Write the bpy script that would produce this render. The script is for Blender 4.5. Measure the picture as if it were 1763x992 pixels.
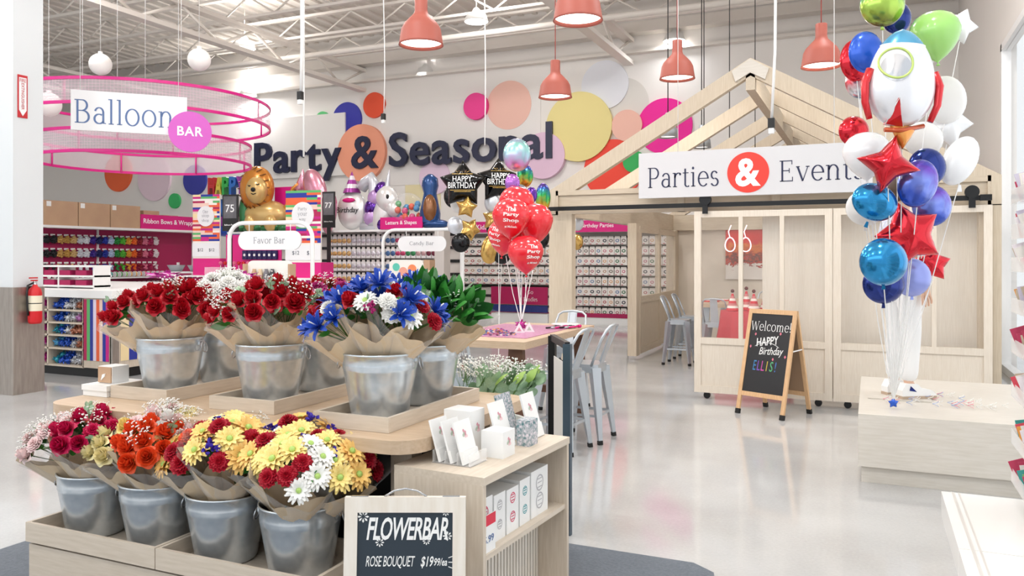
import bpy, bmesh, math, random
from math import pi, sin, cos, radians as R
from mathutils import Vector as V, Matrix, Euler
random.seed(7)
SC = bpy.context.scene
for o in list(bpy.data.objects): bpy.data.objects.remove(o)
COL = SC.collection
# ------------------------------------------------------------------ camera, world, exposure
F = 1380.0; W0, H0 = 1763, 992; HOR = 443.0; EYE = 1.6; YAW = R(24.1)
cam_data = bpy.data.cameras.new('camera'); CAM = bpy.data.objects.new('camera', cam_data); COL.objects.link(CAM)
cam_data.sensor_width = 36; cam_data.lens = 36*F/W0; cam_data.shift_y = -(H0/2-HOR)/W0
cam_data.clip_start = 0.05; cam_data.clip_end = 200
CAM.location = (0, 0, EYE); CAM.rotation_euler = (pi/2, 0, YAW); SC.camera = CAM
CY, SY = cos(YAW), sin(YAW)
SC.view_settings.view_transform = 'Standard'; SC.view_settings.look = 'None'
SC.view_settings.gamma = 1; SC.view_settings.use_curve_mapping = False
SC.view_settings.exposure = 0.0
SC.cycles.use_denoising = True; SC.cycles.max_bounces = 8; SC.cycles.diffuse_bounces = 4
SC.cycles.glossy_bounces = 4; SC.cycles.transmission_bounces = 6; SC.cycles.transparent_max_bounces = 24
SC.cycles.sample_clamp_indirect = 6
SC.cycles.caustics_reflective = False; SC.cycles.caustics_refractive = False
WD = bpy.data.worlds.new('daylight'); SC.world = WD; WD.use_nodes = True
bg = WD.node_tree.nodes['Background']; bg.inputs[0].default_value = (0.93, 0.97, 1.0, 1); bg.inputs[1].default_value = 1.0
def area(name, loc, rot, sx, sy, power, col=(1, 1, 1)):
    l = bpy.data.lights.new(name, 'AREA'); l.shape = 'RECTANGLE'; l.size = sx; l.size_y = sy; l.energy = power; l.color = col
    o = bpy.data.objects.new(name, l); o.location = loc; o.rotation_euler = rot; COL.objects.link(o); return o
# added fill behind the viewpoint for ceiling and back wall; daylight of side windows
area('front_ceiling_fill', (-6, -3.8, 5.2), (R(104), 0, 0), 16, 2.6, 250, (.93, .97, 1))
area('side_window_daylight', (3.2, 7.0, 2.4), (R(90), 0, R(90)), 7.0, 4.0, 60, (.96, .985, 1))
# ------------------------------------------------------------------ pixel -> world
def c2w(X, Y, z): return V((X*CY-Y*SY, X*SY+Y*CY, z))
def D(px, py, Y): return c2w((px-881.5)/F*Y, Y, EYE+(HOR-py)/F*Y)          # at camera depth Y
def G(px, py, z=0.0): return D(px, py, (EYE-z)*F/(py-HOR))                   # on the level z
def P(px, py, yw):                                                          # on the plane y = yw
    k = (px-881.5)/F; return D(px, py, yw/(CY+SY*k))
# ------------------------------------------------------------------ materials
def lin(c):
    if isinstance(c, str): c = tuple(int(c[i:i+2], 16)/255 for i in (0, 2, 4))
    return tuple((x/12.92 if x <= .04045 else ((x+.055)/1.055)**2.4) for x in c)+(1,)
MC = {}
def mat(name, col, rough=.5, metal=0, spec=.5, emit=0, noise=None, bump=0, bscale=40, coat=0, stretch=None, trans=0, sub=0):
    if name in MC: return MC[name]
    m = bpy.data.materials.new(name); MC[name] = m; m.use_nodes = True; nt = m.node_tree; b = nt.nodes['Principled BSDF']
    b.inputs['Base Color'].default_value = lin(col); b.inputs['Roughness'].default_value = rough; b.inputs['Metallic'].default_value = metal
    b.inputs['Specular IOR Level'].default_value = spec; b.inputs['Coat Weight'].default_value = coat
    if trans: b.inputs['Transmission Weight'].default_value = trans
    if emit: b.inputs['Emission Color'].default_value = lin(col); b.inputs['Emission Strength'].default_value = emit
    if noise or bump:
        tc = nt.nodes.new('ShaderNodeTexCoord'); mp = nt.nodes.new('ShaderNodeMapping'); nt.links.new(tc.outputs['Object'], mp.inputs[0])
        if stretch: mp.inputs['Scale'].default_value = stretch
        n = nt.nodes.new('ShaderNodeTexNoise'); n.inputs['Scale'].default_value = bscale; n.inputs['Detail'].default_value = 5
        nt.links.new(mp.outputs[0], n.inputs['Vector'])
        if noise:
            r = nt.nodes.new('ShaderNodeValToRGB'); r.color_ramp.elements[0].color = lin(noise); r.color_ramp.elements[1].color = lin(col)
            r.color_ramp.elements[0].position = .3; r.color_ramp.elements[1].position = .7
            nt.links.new(n.outputs[0], r.inputs[0]); nt.links.new(r.outputs[0], b.inputs['Base Color'])
        if bump:
            bp = nt.nodes.new('ShaderNodeBump'); bp.inputs['Strength'].default_value = bump; bp.inputs['Distance'].default_value = .02
            nt.links.new(n.outputs[0], bp.inputs['Height']); nt.links.new(bp.outputs[0], b.inputs['Normal'])
    return m
def clear(name, tint, alpha, rough=.05, fres=True, fm=.55):
    """thin clear sheet: mostly see-through with a glossy or milky share"""
    if name in MC: return MC[name]
    m = bpy.data.materials.new(name); MC[name] = m; m.use_nodes = True; nt = m.node_tree; nt.nodes.clear()
    o = nt.nodes.new('ShaderNodeOutputMaterial'); mx = nt.nodes.new('ShaderNodeMixShader'); t = nt.nodes.new('ShaderNodeBsdfTransparent')
    p = nt.nodes.new('ShaderNodeBsdfPrincipled'); p.inputs['Base Color'].default_value = lin(tint); p.inputs['Roughness'].default_value = rough
    nt.links.new(t.outputs[0], mx.inputs[1]); nt.links.new(p.outputs[0], mx.inputs[2]); nt.links.new(mx.outputs[0], o.inputs[0])
    if fres:
        lw = nt.nodes.new('ShaderNodeLayerWeight'); lw.inputs[0].default_value = .35
        ma = nt.nodes.new('ShaderNodeMath'); ma.operation = 'MULTIPLY_ADD'; ma.inputs[1].default_value = fm; ma.inputs[2].default_value = alpha
        nt.links.new(lw.outputs['Facing'], ma.inputs[0]); nt.links.new(ma.outputs[0], mx.inputs[0])
    else: mx.inputs[0].default_value = alpha
    return m
OAK = mat('oak_laminate', 'd6c9b9', .45, noise='c8b9a6', bscale=6, stretch=(14, 14, 1.2), bump=.02)
OAKH = mat('oak_laminate_level', 'd6c9b9', .45, noise='c9bba9', bscale=6, stretch=(1.2, 12, 14))
OAKY = mat('oak_laminate_deep', 'd6c9b9', .45, noise='c9bba9', bscale=6, stretch=(12, 1.2, 14))
HOAK = mat('house_oak', 'd3c5b1', .5, noise='c6b69f', bscale=5, stretch=(16, 16, 1.0))
HOAKH = mat('house_oak_level', 'd3c5b1', .5, noise='c6b69f', bscale=5, stretch=(1, 16, 16))
HOAKY = mat('house_oak_deep', 'd3c5b1', .5, noise='c6b69f', bscale=5, stretch=(16, 1, 16))
PALE = mat('pale_oak', 'd9d3ca', .42, noise='cfc8bd', bscale=6, stretch=(1.2, 12, 14))
WHITE = mat('white_paint', 'f0f0ef', .5); SIGNW = mat('sign_white', 'eeeef0', .45)
WALLM = mat('wall_paint', 'efebe7', .8); CEILM = mat('ceiling_paint', 'f0eae3', .8, noise='e8e1d9', bscale=1.5)
STEELP = mat('joist_paint', 'efe9e2', .6)
MAG = mat('magenta', 'd8127d', .5); HOT = mat('hot_pink', 'e0178c', .4); DMAG = mat('deep_magenta', 'a80f52', .5); ROSEP = mat('ring_pink', 'd81b86', .35)
NAVY = mat('navy', '20264f', .5); INK = mat('ink_blue', '1d2140', .45); BLK = mat('black', '141415', .5); BLACKM = mat('black_metal', '1c1d1f', .4, .4)
GREYBLUE = mat('slate_blue_letter', '5a74a4', .5)
GALV = mat('galvanised_steel', 'd6dce1', .27, .78, noise='c3ccd3', bscale=34, bump=.02)
SILV = mat('silver_paint', 'c2c9d0', .33, .7); CHROME = mat('wire_steel', 'b9bcc0', .25, .9); STAIN = mat('brushed_stainless', 'b5aca4', .35, .8, noise='a39a92', bscale=4, stretch=(8, 8, 1))
KRAFT = mat('kraft_paper', 'dfcaad', .75, noise='d2b995', bscale=7, bump=.25)
CELLO = clear('cellophane', 'ffffff', .02, .1, True, .4)
GLASS = clear('pane_glass', 'f4eee6', .05, .04, True, .16)
BOARDM = mat('chalkboard', '1e1f22', .45); BOARDB = mat('chalkboard_blue', '22303c', .3); CHALK = mat('chalk_white', 'f2f2f0', .7)
PINE = mat('pine_frame', 'ddb78d', .5, noise='cfa578', bscale=8, stretch=(12, 12, 1.5)); PALEW = mat('whitewashed_frame', 'ece5db', .5, noise='e2d8ca', bscale=7, stretch=(6, 6, 1))
CARD = mat('cardboard', 'c19f80', .8, noise='b8957a', bscale=3)
CORAL = mat('coral_shade', 'ab5a4d', .5); LAMPW = mat('lamp_glow', 'fffaf2', .5, emit=4.0); GLOBE = mat('paper_globe', 'f4f2ef', .7)
DWOOD = mat('brown_leg_wood', '6d4b38', .5, noise='5e3f2f', bscale=8); TABW = mat('table_oak', 'cdb69d', .4, noise='bfa588', bscale=6, stretch=(1.5, 12, 12))
RED = mat('signal_red', 'c9141c', .35); RUBBER = mat('rubber', '1a1a1a', .7)
ACRYL = clear('acrylic', 'ffffff', .1, .05)
LEAF = mat('leaf_green', '4a9c3f', .38, noise='2f7d33', bscale=20); LEAFD = mat('leaf_dark', '34733a', .4, noise='24542b', bscale=18); EUCA = mat('eucalyptus', 'a5c2a0', .55, noise='8fb08f', bscale=14); LIME = mat('bud_lime', 'a6c86a', .5)
STEM = mat('stem_green', '587f3c', .6); FWHITE = mat('petal_white', 'f6f5f1', .6); FBLUSH = mat('petal_blush', 'f3d3d3', .6, noise='f8e6e4', bscale=12)
FRED = mat('petal_red', 'd01228', .5, noise='a80a1f', bscale=10); FPINK = mat('petal_pink', 'd81658', .5, noise='b30b48', bscale=10); FORANGE = mat('petal_orange', 'f2602b', .5, noise='e4471b', bscale=10)
FYEL = mat('petal_yellow', 'f3d573', .55, noise='f6e29b', bscale=14); FGOLD = mat('petal_gold', 'f2bf62', .55, noise='f5cf83', bscale=14); FCREAM = mat('petal_cream', 'f2e5b0', .55)
FPURP = mat('petal_purple', '4630a8', .55); FBLUE = mat('petal_blue', '1f50bd', .5, noise='1840a0', bscale=12); FMAUVE = mat('petal_mauve', 'b02a74', .5); FCARM = mat('petal_carmine', 'c2122f', .55, noise='a30c25', bscale=16)
WGLASS = clear('shop_window_glass', 'ffffff', .05, .03, False)
def foil(name, c, r=.16): return mat('foil_'+name, c, r, .75 if r < .24 else .35, coat=.35)
def latex(name, c): return mat('latex_'+name, c, .18, 0, .6, coat=.4)
# ------------------------------------------------------------------ mesh builder
class MB:
    def __init__(s): s.v = []; s.f = []; s.mi = []; s.sm = []; s.mats = []; s.cur = 0
    def m(s, mt):
        if mt not in s.mats: s.mats.append(mt)
        s.cur = s.mats.index(mt); return s
    def add(s, vs, fs, smooth=False, M=None):
        b = len(s.v)
        s.v += [tuple(M @ V(p)) for p in vs] if M is not None else [tuple(p) for p in vs]
        for f in fs: s.f.append([b+i for i in f]); s.mi.append(s.cur); s.sm.append(smooth)
        return s
    def box(s, x0, x1, y0, y1, z0, z1, M=None):
        vs = [(x, y, z) for z in (z0, z1) for y in (y0, y1) for x in (x0, x1)]
        return s.add(vs, [(0, 2, 3, 1), (4, 5, 7, 6), (0, 1, 5, 4), (2, 6, 7, 3), (0, 4, 6, 2), (1, 3, 7, 5)], M=M)
    def rbox(s, x0, x1, y0, y1, z0, z1, r=.02, n=4, axis='z', M=None):
        """box with corners rounded about one axis"""
        ex = {'z': (x0, x1, y0, y1, z0, z1), 'y': (x0, x1, z0, z1, y0, y1), 'x': (y0, y1, z0, z1, x0, x1)}[axis]
        a0, a1, b0, b1, c0, c1 = ex; pts = []
        for cx, cy, st in ((a1-r, b1-r, 0), (a0+r, b1-r, 90), (a0+r, b0+r, 180), (a1-r, b0+r, 270)):
            for i in range(n+1):
                a = R(st+90*i/n); pts.append((cx+r*cos(a), cy+r*sin(a)))
        def mk(a, b, c): return {'z': (a, b, c), 'y': (a, c, b), 'x': (c, a, b)}[axis]
        k = len(pts); vs = [mk(a, b, c0) for a, b in pts]+[mk(a, b, c1) for a, b in pts]
        fs = [(i, (i+1) % k, k+(i+1) % k, k+i) for i in range(k)]+[tuple(range(k))[::-1], tuple(range(k, 2*k))]
        if axis == 'y': fs = [f[::-1] for f in fs]
        return s.add(vs, fs, M=M)
    def prism(s, poly, h0, h1, plane='xy', M=None):
        k = len(poly)
        def mk(a, b, h): return {'xy': (a, b, h), 'xz': (a, h, b), 'yz': (h, a, b)}[plane]
        vs = [mk(a, b, h0) for a, b in poly]+[mk(a, b, h1) for a, b in poly]
        return s.add(vs, [(i, (i+1) % k, k+(i+1) % k, k+i) for i in range(k)]+[tuple(range(k))[::-1], tuple(range(k, 2*k))], M=M)
    def bar(s, a, b, w, d, up=V((0, 0, 1)), w2=None, d2=None, M=None):
        a, b = V(a), V(b); t = (b-a).normalized(); up = V(up)
        if abs(t.dot(up)) > .98: up = V((0, 1, 0))
        x = t.cross(up).normalized(); y = x.cross(t); w2 = w2 or w; d2 = d2 or d; vs = []
        for p, ww, dd in ((a, w, d), (b, w2, d2)):
            for i, j in ((-1, -1), (1, -1), (1, 1), (-1, 1)): vs.append(p+x*ww/2*i+y*dd/2*j)
        return s.add(vs, [(0, 1, 2, 3), (7, 6, 5, 4), (0, 4, 5, 1), (1, 5, 6, 2), (2, 6, 7, 3), (3, 7, 4, 0)], M=M)
    def tube(s, pts, r, n=6, r2=None, closed=False, caps=True, M=None):
        pts = [V(p) for p in pts]; k = len(pts); vs = []; fs = []; x = None
        for i, p in enumerate(pts):
            t = (pts[(i+1) % k]-pts[i-1]) if closed else (pts[min(i+1, k-1)]-pts[max(i-1, 0)])
            t.normalize()
            if x is None: x = t.cross(V((0, 0, 1)) if abs(t.z) < .9 else V((0, 1, 0))).normalized()
            else:
                x = x-t*x.dot(t); x = x.normalized() if x.length > 1e-6 else t.orthogonal().normalized()
            y = t.cross(x); rr = r if r2 is None else r+(r2-r)*i/max(k-1, 1)
            for j in range(n): a = 2*pi*j/n; vs.append(p+x*rr*cos(a)+y*rr*sin(a))
        for i in range(k if closed else k-1):
            for j in range(n): i2 = (i+1) % k; fs.append((i*n+j, i*n+(j+1) % n, i2*n+(j+1) % n, i2*n+j))
        s.add(vs, fs, True, M)
        if caps and not closed: b = len(s.v)-k*n; s.f += [[b+j for j in range(n)][::-1], [b+(k-1)*n+j for j in range(n)]]; s.mi += [s.cur]*2; s.sm += [False]*2
        return s
    def lathe(s, prof, n=24, M=None, smooth=True, close=False):
        vs = []; fs = []; k = len(prof)
        for r, z in prof:
            for j in range(n): a = 2*pi*j/n; vs.append((r*cos(a), r*sin(a), z))
        for i in range(k-1):
            for j in range(n): fs.append((i*n+j, i*n+(j+1) % n, (i+1)*n+(j+1) % n, (i+1)*n+j))
        if close: fs += [tuple(range(n))[::-1], tuple(range((k-1)*n, k*n))]
        return s.add(vs, fs, smooth, M)
    def ball(s, c, rx, ry=None, rz=None, nu=12, nv=8, M=None):
        ry = ry or rx; rz = rz or rx; vs = [(c[0], c[1], c[2]-rz)]; fs = []
        for i in range(1, nv):
            p = -pi/2+pi*i/nv
            for j in range(nu): a = 2*pi*j/nu; vs.append((c[0]+rx*cos(p)*cos(a), c[1]+ry*cos(p)*sin(a), c[2]+rz*sin(p)))
        vs.append((c[0], c[1], c[2]+rz)); e = len(vs)-1
        for j in range(nu):
            j2 = (j+1) % nu; fs.append((0, 1+j2, 1+j)); fs.append((e, 1+(nv-2)*nu+j, 1+(nv-2)*nu+j2))
            for i in range(nv-2): fs.append((1+i*nu+j, 1+i*nu+j2, 1+(i+1)*nu+j2, 1+(i+1)*nu+j))
        return s.add(vs, fs, True, M)
    def disc(s, cx, cz, r, y0, y1, n=40, M=None):
        return s.prism([(cx+r*cos(2*pi*i/n), cz+r*sin(2*pi*i/n)) for i in range(n)], y0, y1, 'xz', M)
    def puff(s, out, h, n=48, rings=8, M=None, seam=.0):
        """pillow inflated over a closed outline (function angle -> radius) in the xz plane, h half-thickness along y"""
        vs = []; fs = []
        for sd in (-1, 1):
            b = len(vs); vs.append((0, sd*h, 0))
            for i in range(1, rings+1):
                t = sin(pi/2*i/rings)
                for j in range(n):
                    a = 2*pi*j/n; r = out(a)*t; hh = h*max(0, 1-t**2.2)**.62
                    wr = seam*sin(j*2.6+i)*t**4
                    vs.append((r*cos(a), sd*(hh+wr*(1 if i < rings else 0)), r*sin(a)))
            for j in range(n):
                j2 = (j+1) % n; f = (b, b+1+j, b+1+j2); fs.append(f if sd < 0 else f[::-1])
                for i in range(rings-1):
                    f = (b+1+i*n+j, b+1+(i+1)*n+j, b+1+(i+1)*n+j2, b+1+i*n+j2); fs.append(f if sd < 0 else f[::-1])
        return s.add(vs, fs, True, M)
    def mesh(s, name):
        me = bpy.data.meshes.new(name); me.from_pydata(s.v, [], s.f)
        for mt in s.mats: me.materials.append(mt)
        me.polygons.foreach_set('material_index', s.mi); me.polygons.foreach_set('use_smooth', s.sm); me.update(); return me
    def build(s, name, mt=None, parent=None, loc=None, rz=0):
        if mt is not None and not s.mats: s.mats.append(mt)
        return link(name, s.mesh(name), parent, loc, rz)
def link(name, me, parent=None, loc=None, rz=0, rot=None, sc=None):
    o = bpy.data.objects.new(name, me); COL.objects.link(o); o.parent = parent
    if loc is not None: o.location = loc
    if rot is not None: o.rotation_euler = rot
    elif rz: o.rotation_euler = (0, 0, rz)
    if sc is not None: o.scale = sc if hasattr(sc, '__len__') else (sc,)*3
    return o
def tag(o, label, cat, group=None):
    o['label'] = label; o['category'] = cat
    if group: o['group'] = group
    return o
def thing(name, label, cat, loc=(0, 0, 0), rz=0, group=None, rot=None):
    o = bpy.data.objects.new(name, None); COL.objects.link(o); o.location = loc; o.rotation_euler = rot or (0, 0, rz); o.empty_display_size = .1
    return tag(o, label, cat, group)
def struct(name, mb, mt=None): o = mb.build(name, mt); o['kind'] = 'structure'; return o
def kids(o): return KIDS.get(o.name, [])
def copytree(o, loc, label, group=None, rot=None):
    c = o.copy(); COL.objects.link(c); c.location = loc; c['label'] = label
    if group: c['group'] = group
    if rot is not None: c.rotation_euler = rot
    for ch in o.children:
        d = ch.copy(); COL.objects.link(d); d.parent = c
        for g in ch.children: e = g.copy(); COL.objects.link(e); e.parent = d
    return c
# ------------------------------------------------------------------ lettering
def text_mesh(s, size=1, ext=.004, bold=0, shear=0, align='CENTER', space=1):
    cu = bpy.data.curves.new('lettering', 'FONT'); cu.body = s; cu.size = size; cu.extrude = ext; cu.offset = bold; cu.shear = shear
    cu.align_x = align; cu.space_character = space; cu.resolution_u = 3
    o = bpy.data.objects.new('lettering', cu); COL.objects.link(o); bpy.context.view_layer.update()
    me = bpy.data.meshes.new_from_object(o.evaluated_get(bpy.context.evaluated_depsgraph_get())); bpy.data.objects.remove(o); bpy.data.curves.remove(cu); return me
def fit(me, w, h=None, align='c'):
    xs = [v.co.x for v in me.vertices]; ys = [v.co.y for v in me.vertices]; x0, x1 = min(xs), max(xs); y0, y1 = min(ys), max(ys)
    sx = w/(x1-x0); sy = h/(y1-y0) if h else sx
    for v in me.vertices: v.co.x = (v.co.x-(x0+x1)/2)*sx; v.co.y = (v.co.y-(y0+y1)/2)*sy
    return me
def put_text(name, s, mt, parent, loc, w, h=None, rot=(pi/2, 0, 0), **k):
    me = fit(text_mesh(s, **k), w, h); me.materials.append(mt); return link(name, me, parent, loc, rot=rot)
TK, TN = .072, .03
class Serif:
    def __init__(s): s.q = []
    def ln(s, a, b, w):
        a, b = V((a[0], a[1], 0)), V((b[0], b[1], 0)); t = (b-a).normalized(); n = V((-t.y, t.x, 0))*w/2; s.q.append([a-n, b-n, b+n, a+n]); return s
    def stem(s, x, y0, y1, lo=1, hi=1, w=TK):
        s.ln((x, y0), (x, y1), w)
        if lo: s.ln((x-.09, y0+TN/2), (x+.09, y0+TN/2), TN)
        if hi == 1: s.ln((x-.1, y1-TN/2), (x, y1-TN/2), TN)
        if hi == 2: s.ln((x-.09, y1-TN/2), (x+.09, y1-TN/2), TN)
        return s
    def arc(s, cx, cy, rx, ry, a0, a1, k=1):
        n = max(5, int(abs(a1-a0)/14)); pr = None
        for i in range(n+1):
            a = R(a0+(a1-a0)*i/n); w = TN+(TK-TN)*abs(cos(a))*k; c, d = cos(a), sin(a)
            p = (V((cx+(rx-w/2)*c, cy+(ry-w/2)*d, 0)), V((cx+(rx+w/2)*c, cy+(ry+w/2)*d, 0)))
            if pr: s.q.append([pr[0], pr[1], p[1], p[0]])
            pr = p
        return s
    def dot(s, x, y, r=.05): s.q.append([V((x+r*cos(2*pi*i/10), y+r*sin(2*pi*i/10), 0)) for i in range(10)]); return s
def glyph(c):
    g = Serif(); A = .5
    if c == 'B': g.stem(.12, 0, .7, 1, 1).ln((.12, .685), (.3, .685), TN).ln((.12, .37), (.3, .37), TN).ln((.12, .015), (.3, .015), TN).arc(.28, .53, .16, .155, -90, 90).arc(.3, .192, .2, .177, -90, 90); A = .58
    elif c == 'P': g.stem(.12, 0, .7, 1, 1).ln((.12, .685), (.3, .685), TN).ln((.12, .32), (.3, .32), TN).arc(.29, .502, .19, .183, -90, 90); A = .55
    elif c == 'E': g.stem(.12, 0, .7, 1, 1).ln((.1, .685), (.48, .685), TN).ln((.12, .36), (.38, .36), TN).ln((.1, .015), (.5, .015), TN).ln((.48, .56), (.48, .7), TN).ln((.38, .28), (.38, .44), TN).ln((.5, 0), (.5, .15), TN); A = .6
    elif c == 'F': g.stem(.12, 0, .7, 1, 1).ln((.1, .685), (.48, .685), TN).ln((.12, .36), (.38, .36), TN).ln((.48, .56), (.48, .7), TN).ln((.38, .28), (.38, .44), TN); A = .54
    elif c in 'CG':
        g.arc(.36, .35, .29, .35, 42, 318).ln((.58, .54), (.58, .7), TN); A = .66
        if c == 'G': g.stem(.56, .05, .32, 0, 2); A = .72
    elif c == 'O': g.arc(.37, .35, .31, .35, 0, 360); A = .74
    elif c == 'W': g.ln((.06, .7), (.27, 0), TK).ln((.27, 0), (.45, .68), TN).ln((.45, .68), (.64, 0), TK).ln((.64, 0), (.84, .7), TN).ln((0, .685), (.16, .685), TN).ln((.76, .685), (.92, .685), TN); A = .9
    elif c == 'a': g.arc(.24, .34, .14, .145, 0, 165, .9).stem(.38, .04, .36, 0, 0).arc(.24, .15, .16, .14, 55, 330).ln((.36, .03), (.47, .02), TN); A = .49
    elif c == 'c': g.arc(.27, .25, .2, .245, 45, 320).dot(.4, .4, .04); A = .47
    elif c == 'd': g.arc(.25, .25, .19, .245, 0, 360).stem(.42, 0, .76, 0, 1).ln((.42, .015), (.52, .015), TN); A = .55
    elif c == 'e': g.arc(.27, .25, .2, .245, 0, 318).ln((.08, .265), (.46, .265), TN); A = .51
    elif c == 'h': g.stem(.12, 0, .76).arc(.29, .3, .16, .19, 0, 170).stem(.44, 0, .31, 1, 0); A = .58
    elif c == 'i': g.stem(.13, 0, .49).dot(.12, .63); A = .26
    elif c == 'l': g.stem(.13, 0, .76); A = .26
    elif c == 'm': g.stem(.12, 0, .49).arc(.27, .3, .14, .18, 0, 170).stem(.41, 0, .31, 1, 0).arc(.56, .3, .14, .18, 0, 170).stem(.69, 0, .31, 1, 0); A = .83
    elif c == 'n': g.stem(.12, 0, .49).arc(.29, .3, .16, .19, 0, 170).stem(.44, 0, .31, 1, 0); A = .58
    elif c == 'o': g.arc(.28, .25, .22, .25, 0, 360); A = .56
    elif c == 'p': g.stem(.12, -.22, .49).arc(.3, .25, .19, .245, 0, 360); A = .55
    elif c == 'r': g.stem(.12, 0, .49).arc(.28, .3, .16, .18, 60, 175).dot(.35, .44, .045); A = .4
    elif c == 's': g.arc(.2, .365, .12, .125, 25, 270).arc(.21, .13, .14, .125, -160, 90); A = .42
    elif c == 't': g.stem(.14, .1, .62, 0, 0).ln((.03, .475), (.29, .475), TN).arc(.235, .105, .1, .1, 180, 315); A = .33
    elif c == 'u': g.stem(.12, .17, .49, 0, 1).arc(.28, .18, .16, .18, 185, 350).stem(.44, 0, .49, 0, 1).ln((.44, .015), (.54, .015), TN); A = .58
    elif c in 'vy':
        g.ln((.06, .48), (.25, 0), TK).ln((.25, 0), (.44, .48), TN).ln((0, .475), (.14, .475), TN).ln((.36, .475), (.5, .475), TN); A = .5
        if c == 'y': g.ln((.25, .02), (.15, -.2), TN).dot(.1, -.19, .045)
    elif c == 'w': g.ln((.05, .48), (.2, 0), TK).ln((.2, 0), (.34, .46), TN).ln((.34, .46), (.49, 0), TK).ln((.49, 0), (.63, .48), TN).ln((0, .475), (.13, .475), TN).ln((.56, .475), (.7, .475), TN); A = .68
    elif c == '!': g.ln((.12, .2), (.12, .72), TK).dot(.12, .05); A = .26
    else: A = .28
    return g.q, A
def serif_mesh(s):
    mb = MB(); x = 0
    for c in s:
        q, A = glyph(c)
        for p in q: mb.add([(v.x+x, v.y, 0) for v in p], [tuple(range(len(p)))])
        x += A+.03
    me = mb.mesh('lettering'); return me
def put_serif(name, s, mt, parent, loc, w, h=None, rot=(pi/2, 0, 0)):
    me = fit(serif_mesh(s), w, h); me.materials.append(mt); return link(name, me, parent, loc, rot=rot)
def part(name, mb, mt, root):
    o = mb.build(name, mt, root); L = root.location
    for v in o.data.vertices: v.co -= L
    return o
def sub(name, mb, mt, parent, root): return part(name, mb, mt, root) if parent is root else _sub(name, mb, mt, parent, root)
def _sub(name, mb, mt, parent, root):
    o = part(name, mb, mt, root); o.parent = parent; return o
# ================================================================== the room
XL, XR, YB, ZC = -27.0, 1.68, 19.1, 7.9
fl = bpy.data.materials.new('polished_concrete'); fl.use_nodes = True; nt = fl.node_tree; b = nt.nodes['Principled BSDF']
tc = nt.nodes.new('ShaderNodeTexCoord'); n1 = nt.nodes.new('ShaderNodeTexNoise'); n1.inputs['Scale'].default_value = .9; n1.inputs['Detail'].default_value = 8
n2 = nt.nodes.new('ShaderNodeTexNoise'); n2.inputs['Scale'].default_value = 55; n2.inputs['Detail'].default_value = 3
mx = nt.nodes.new('ShaderNodeMixRGB'); mx.blend_type = 'OVERLAY'; mx.inputs[0].default_value = .10; r = nt.nodes.new('ShaderNodeValToRGB')
r.color_ramp.elements[0].color = lin('b3b3b3'); r.color_ramp.elements[1].color = lin('c8c9ca'); r.color_ramp.elements[0].position = .32; r.color_ramp.elements[1].position = .7
for n in (n1, n2): nt.links.new(tc.outputs['Object'], n.inputs['Vector'])
nt.links.new(n1.outputs[0], r.inputs[0]); nt.links.new(r.outputs[0], mx.inputs[1]); nt.links.new(n2.outputs[0], mx.inputs[2]); nt.links.new(mx.outputs[0], b.inputs['Base Color'])
b.inputs['Roughness'].default_value = .09; b.inputs['Specular IOR Level'].default_value = .75
struct('floor', MB().box(XL, 6, -6, YB+.2, -.2, 0), fl)
struct('wall_back', MB().box(XL, XR+.2, YB, YB+.2, 0, ZC), WALLM)
struct('wall_left', MB().box(XL-.2, XL, -4, YB+.2, 0, ZC), WALLM)
struct('wall_right', MB().box(XR, XR+.2, 13.2, YB+.2, 0, ZC), WALLM)
struct('wall_right_upper', MB().box(XR, XR+.2, -4, 13.2, 4.6, ZC), WALLM)
struct('ceiling', MB().box(XL, XR+.2, -4, YB+.2, ZC, ZC+.2), CEILM)
w = MB().m(mat('window_frame_white', 'f6f6f6', .5))
for y in (-4, -.6, 2.8, 6.2, 9.7, 13.1): w.box(XR, XR+.12, y, y+.1, 0, 4.6)
for z in (0, 4.5): w.box(XR, XR+.12, -4, 13.2, z, z+.1)
struct('window_1', w)
for i, y in enumerate((-3.9, -.5, 2.9, 6.3, 9.8)):
    o = MB().box(XR+.05, XR+.06, y, y+3.3, .1, 4.5).build('window_pane', WGLASS); o['kind'] = 'structure'
# roof deck ribs, joists and girders
rib = MB()
for i in range(74): x = XL+.2+i*.385; rib.box(x, x+.12, -4, YB, ZC-.05, ZC)
struct('trim_1', rib, CEILM)
def joist(y, zt=7.5, d=.55):
    m = MB(); m.box(XL, XR, y-.06, y+.06, zt-.06, zt).box(XL, XR, y-.05, y+.05, zt-d, zt-d+.06)
    x = XL; k = 0
    while x < XR-1: m.tube([(x, y, zt-.05 if k % 2 else zt-d+.05), (x+.75, y, zt-d+.05 if k % 2 else zt-.05)], .022, 5); x += .75; k += 1
    struct('ceiling_beam', m, STEELP)
for y in (3.2, 5.0, 6.8, 8.6, 10.4, 12.2, 14.0, 15.8, 17.6): joist(y)
for x in (-21, -13.2, -5.4):
    m = MB(); m.box(x-.12, x+.12, -4, YB, 6.86, 6.95).box(x-.12, x+.12, -4, YB, 6.3, 6.4)
    y = -4; k = 0
    while y < YB-1: m.tube([(x, y, 6.9 if k % 2 else 6.35), (x, y+1.1, 6.35 if k % 2 else 6.9)], .035, 5); y += 1.1; k += 1
    struct('ceiling_beam', m, STEELP)
struct('trim_2', MB().box(XL, XR, YB-.35, YB, 7.0, 7.25), STEELP)
struct('trim_3', MB().tube([(XL, 16.4, 6.7), (XR, 16.4, 6.7)], .07, 8), STEELP)
struct('trim_4', MB().box(XL, XR, 18.9, YB, 6.55, 6.62), STEELP)
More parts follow.
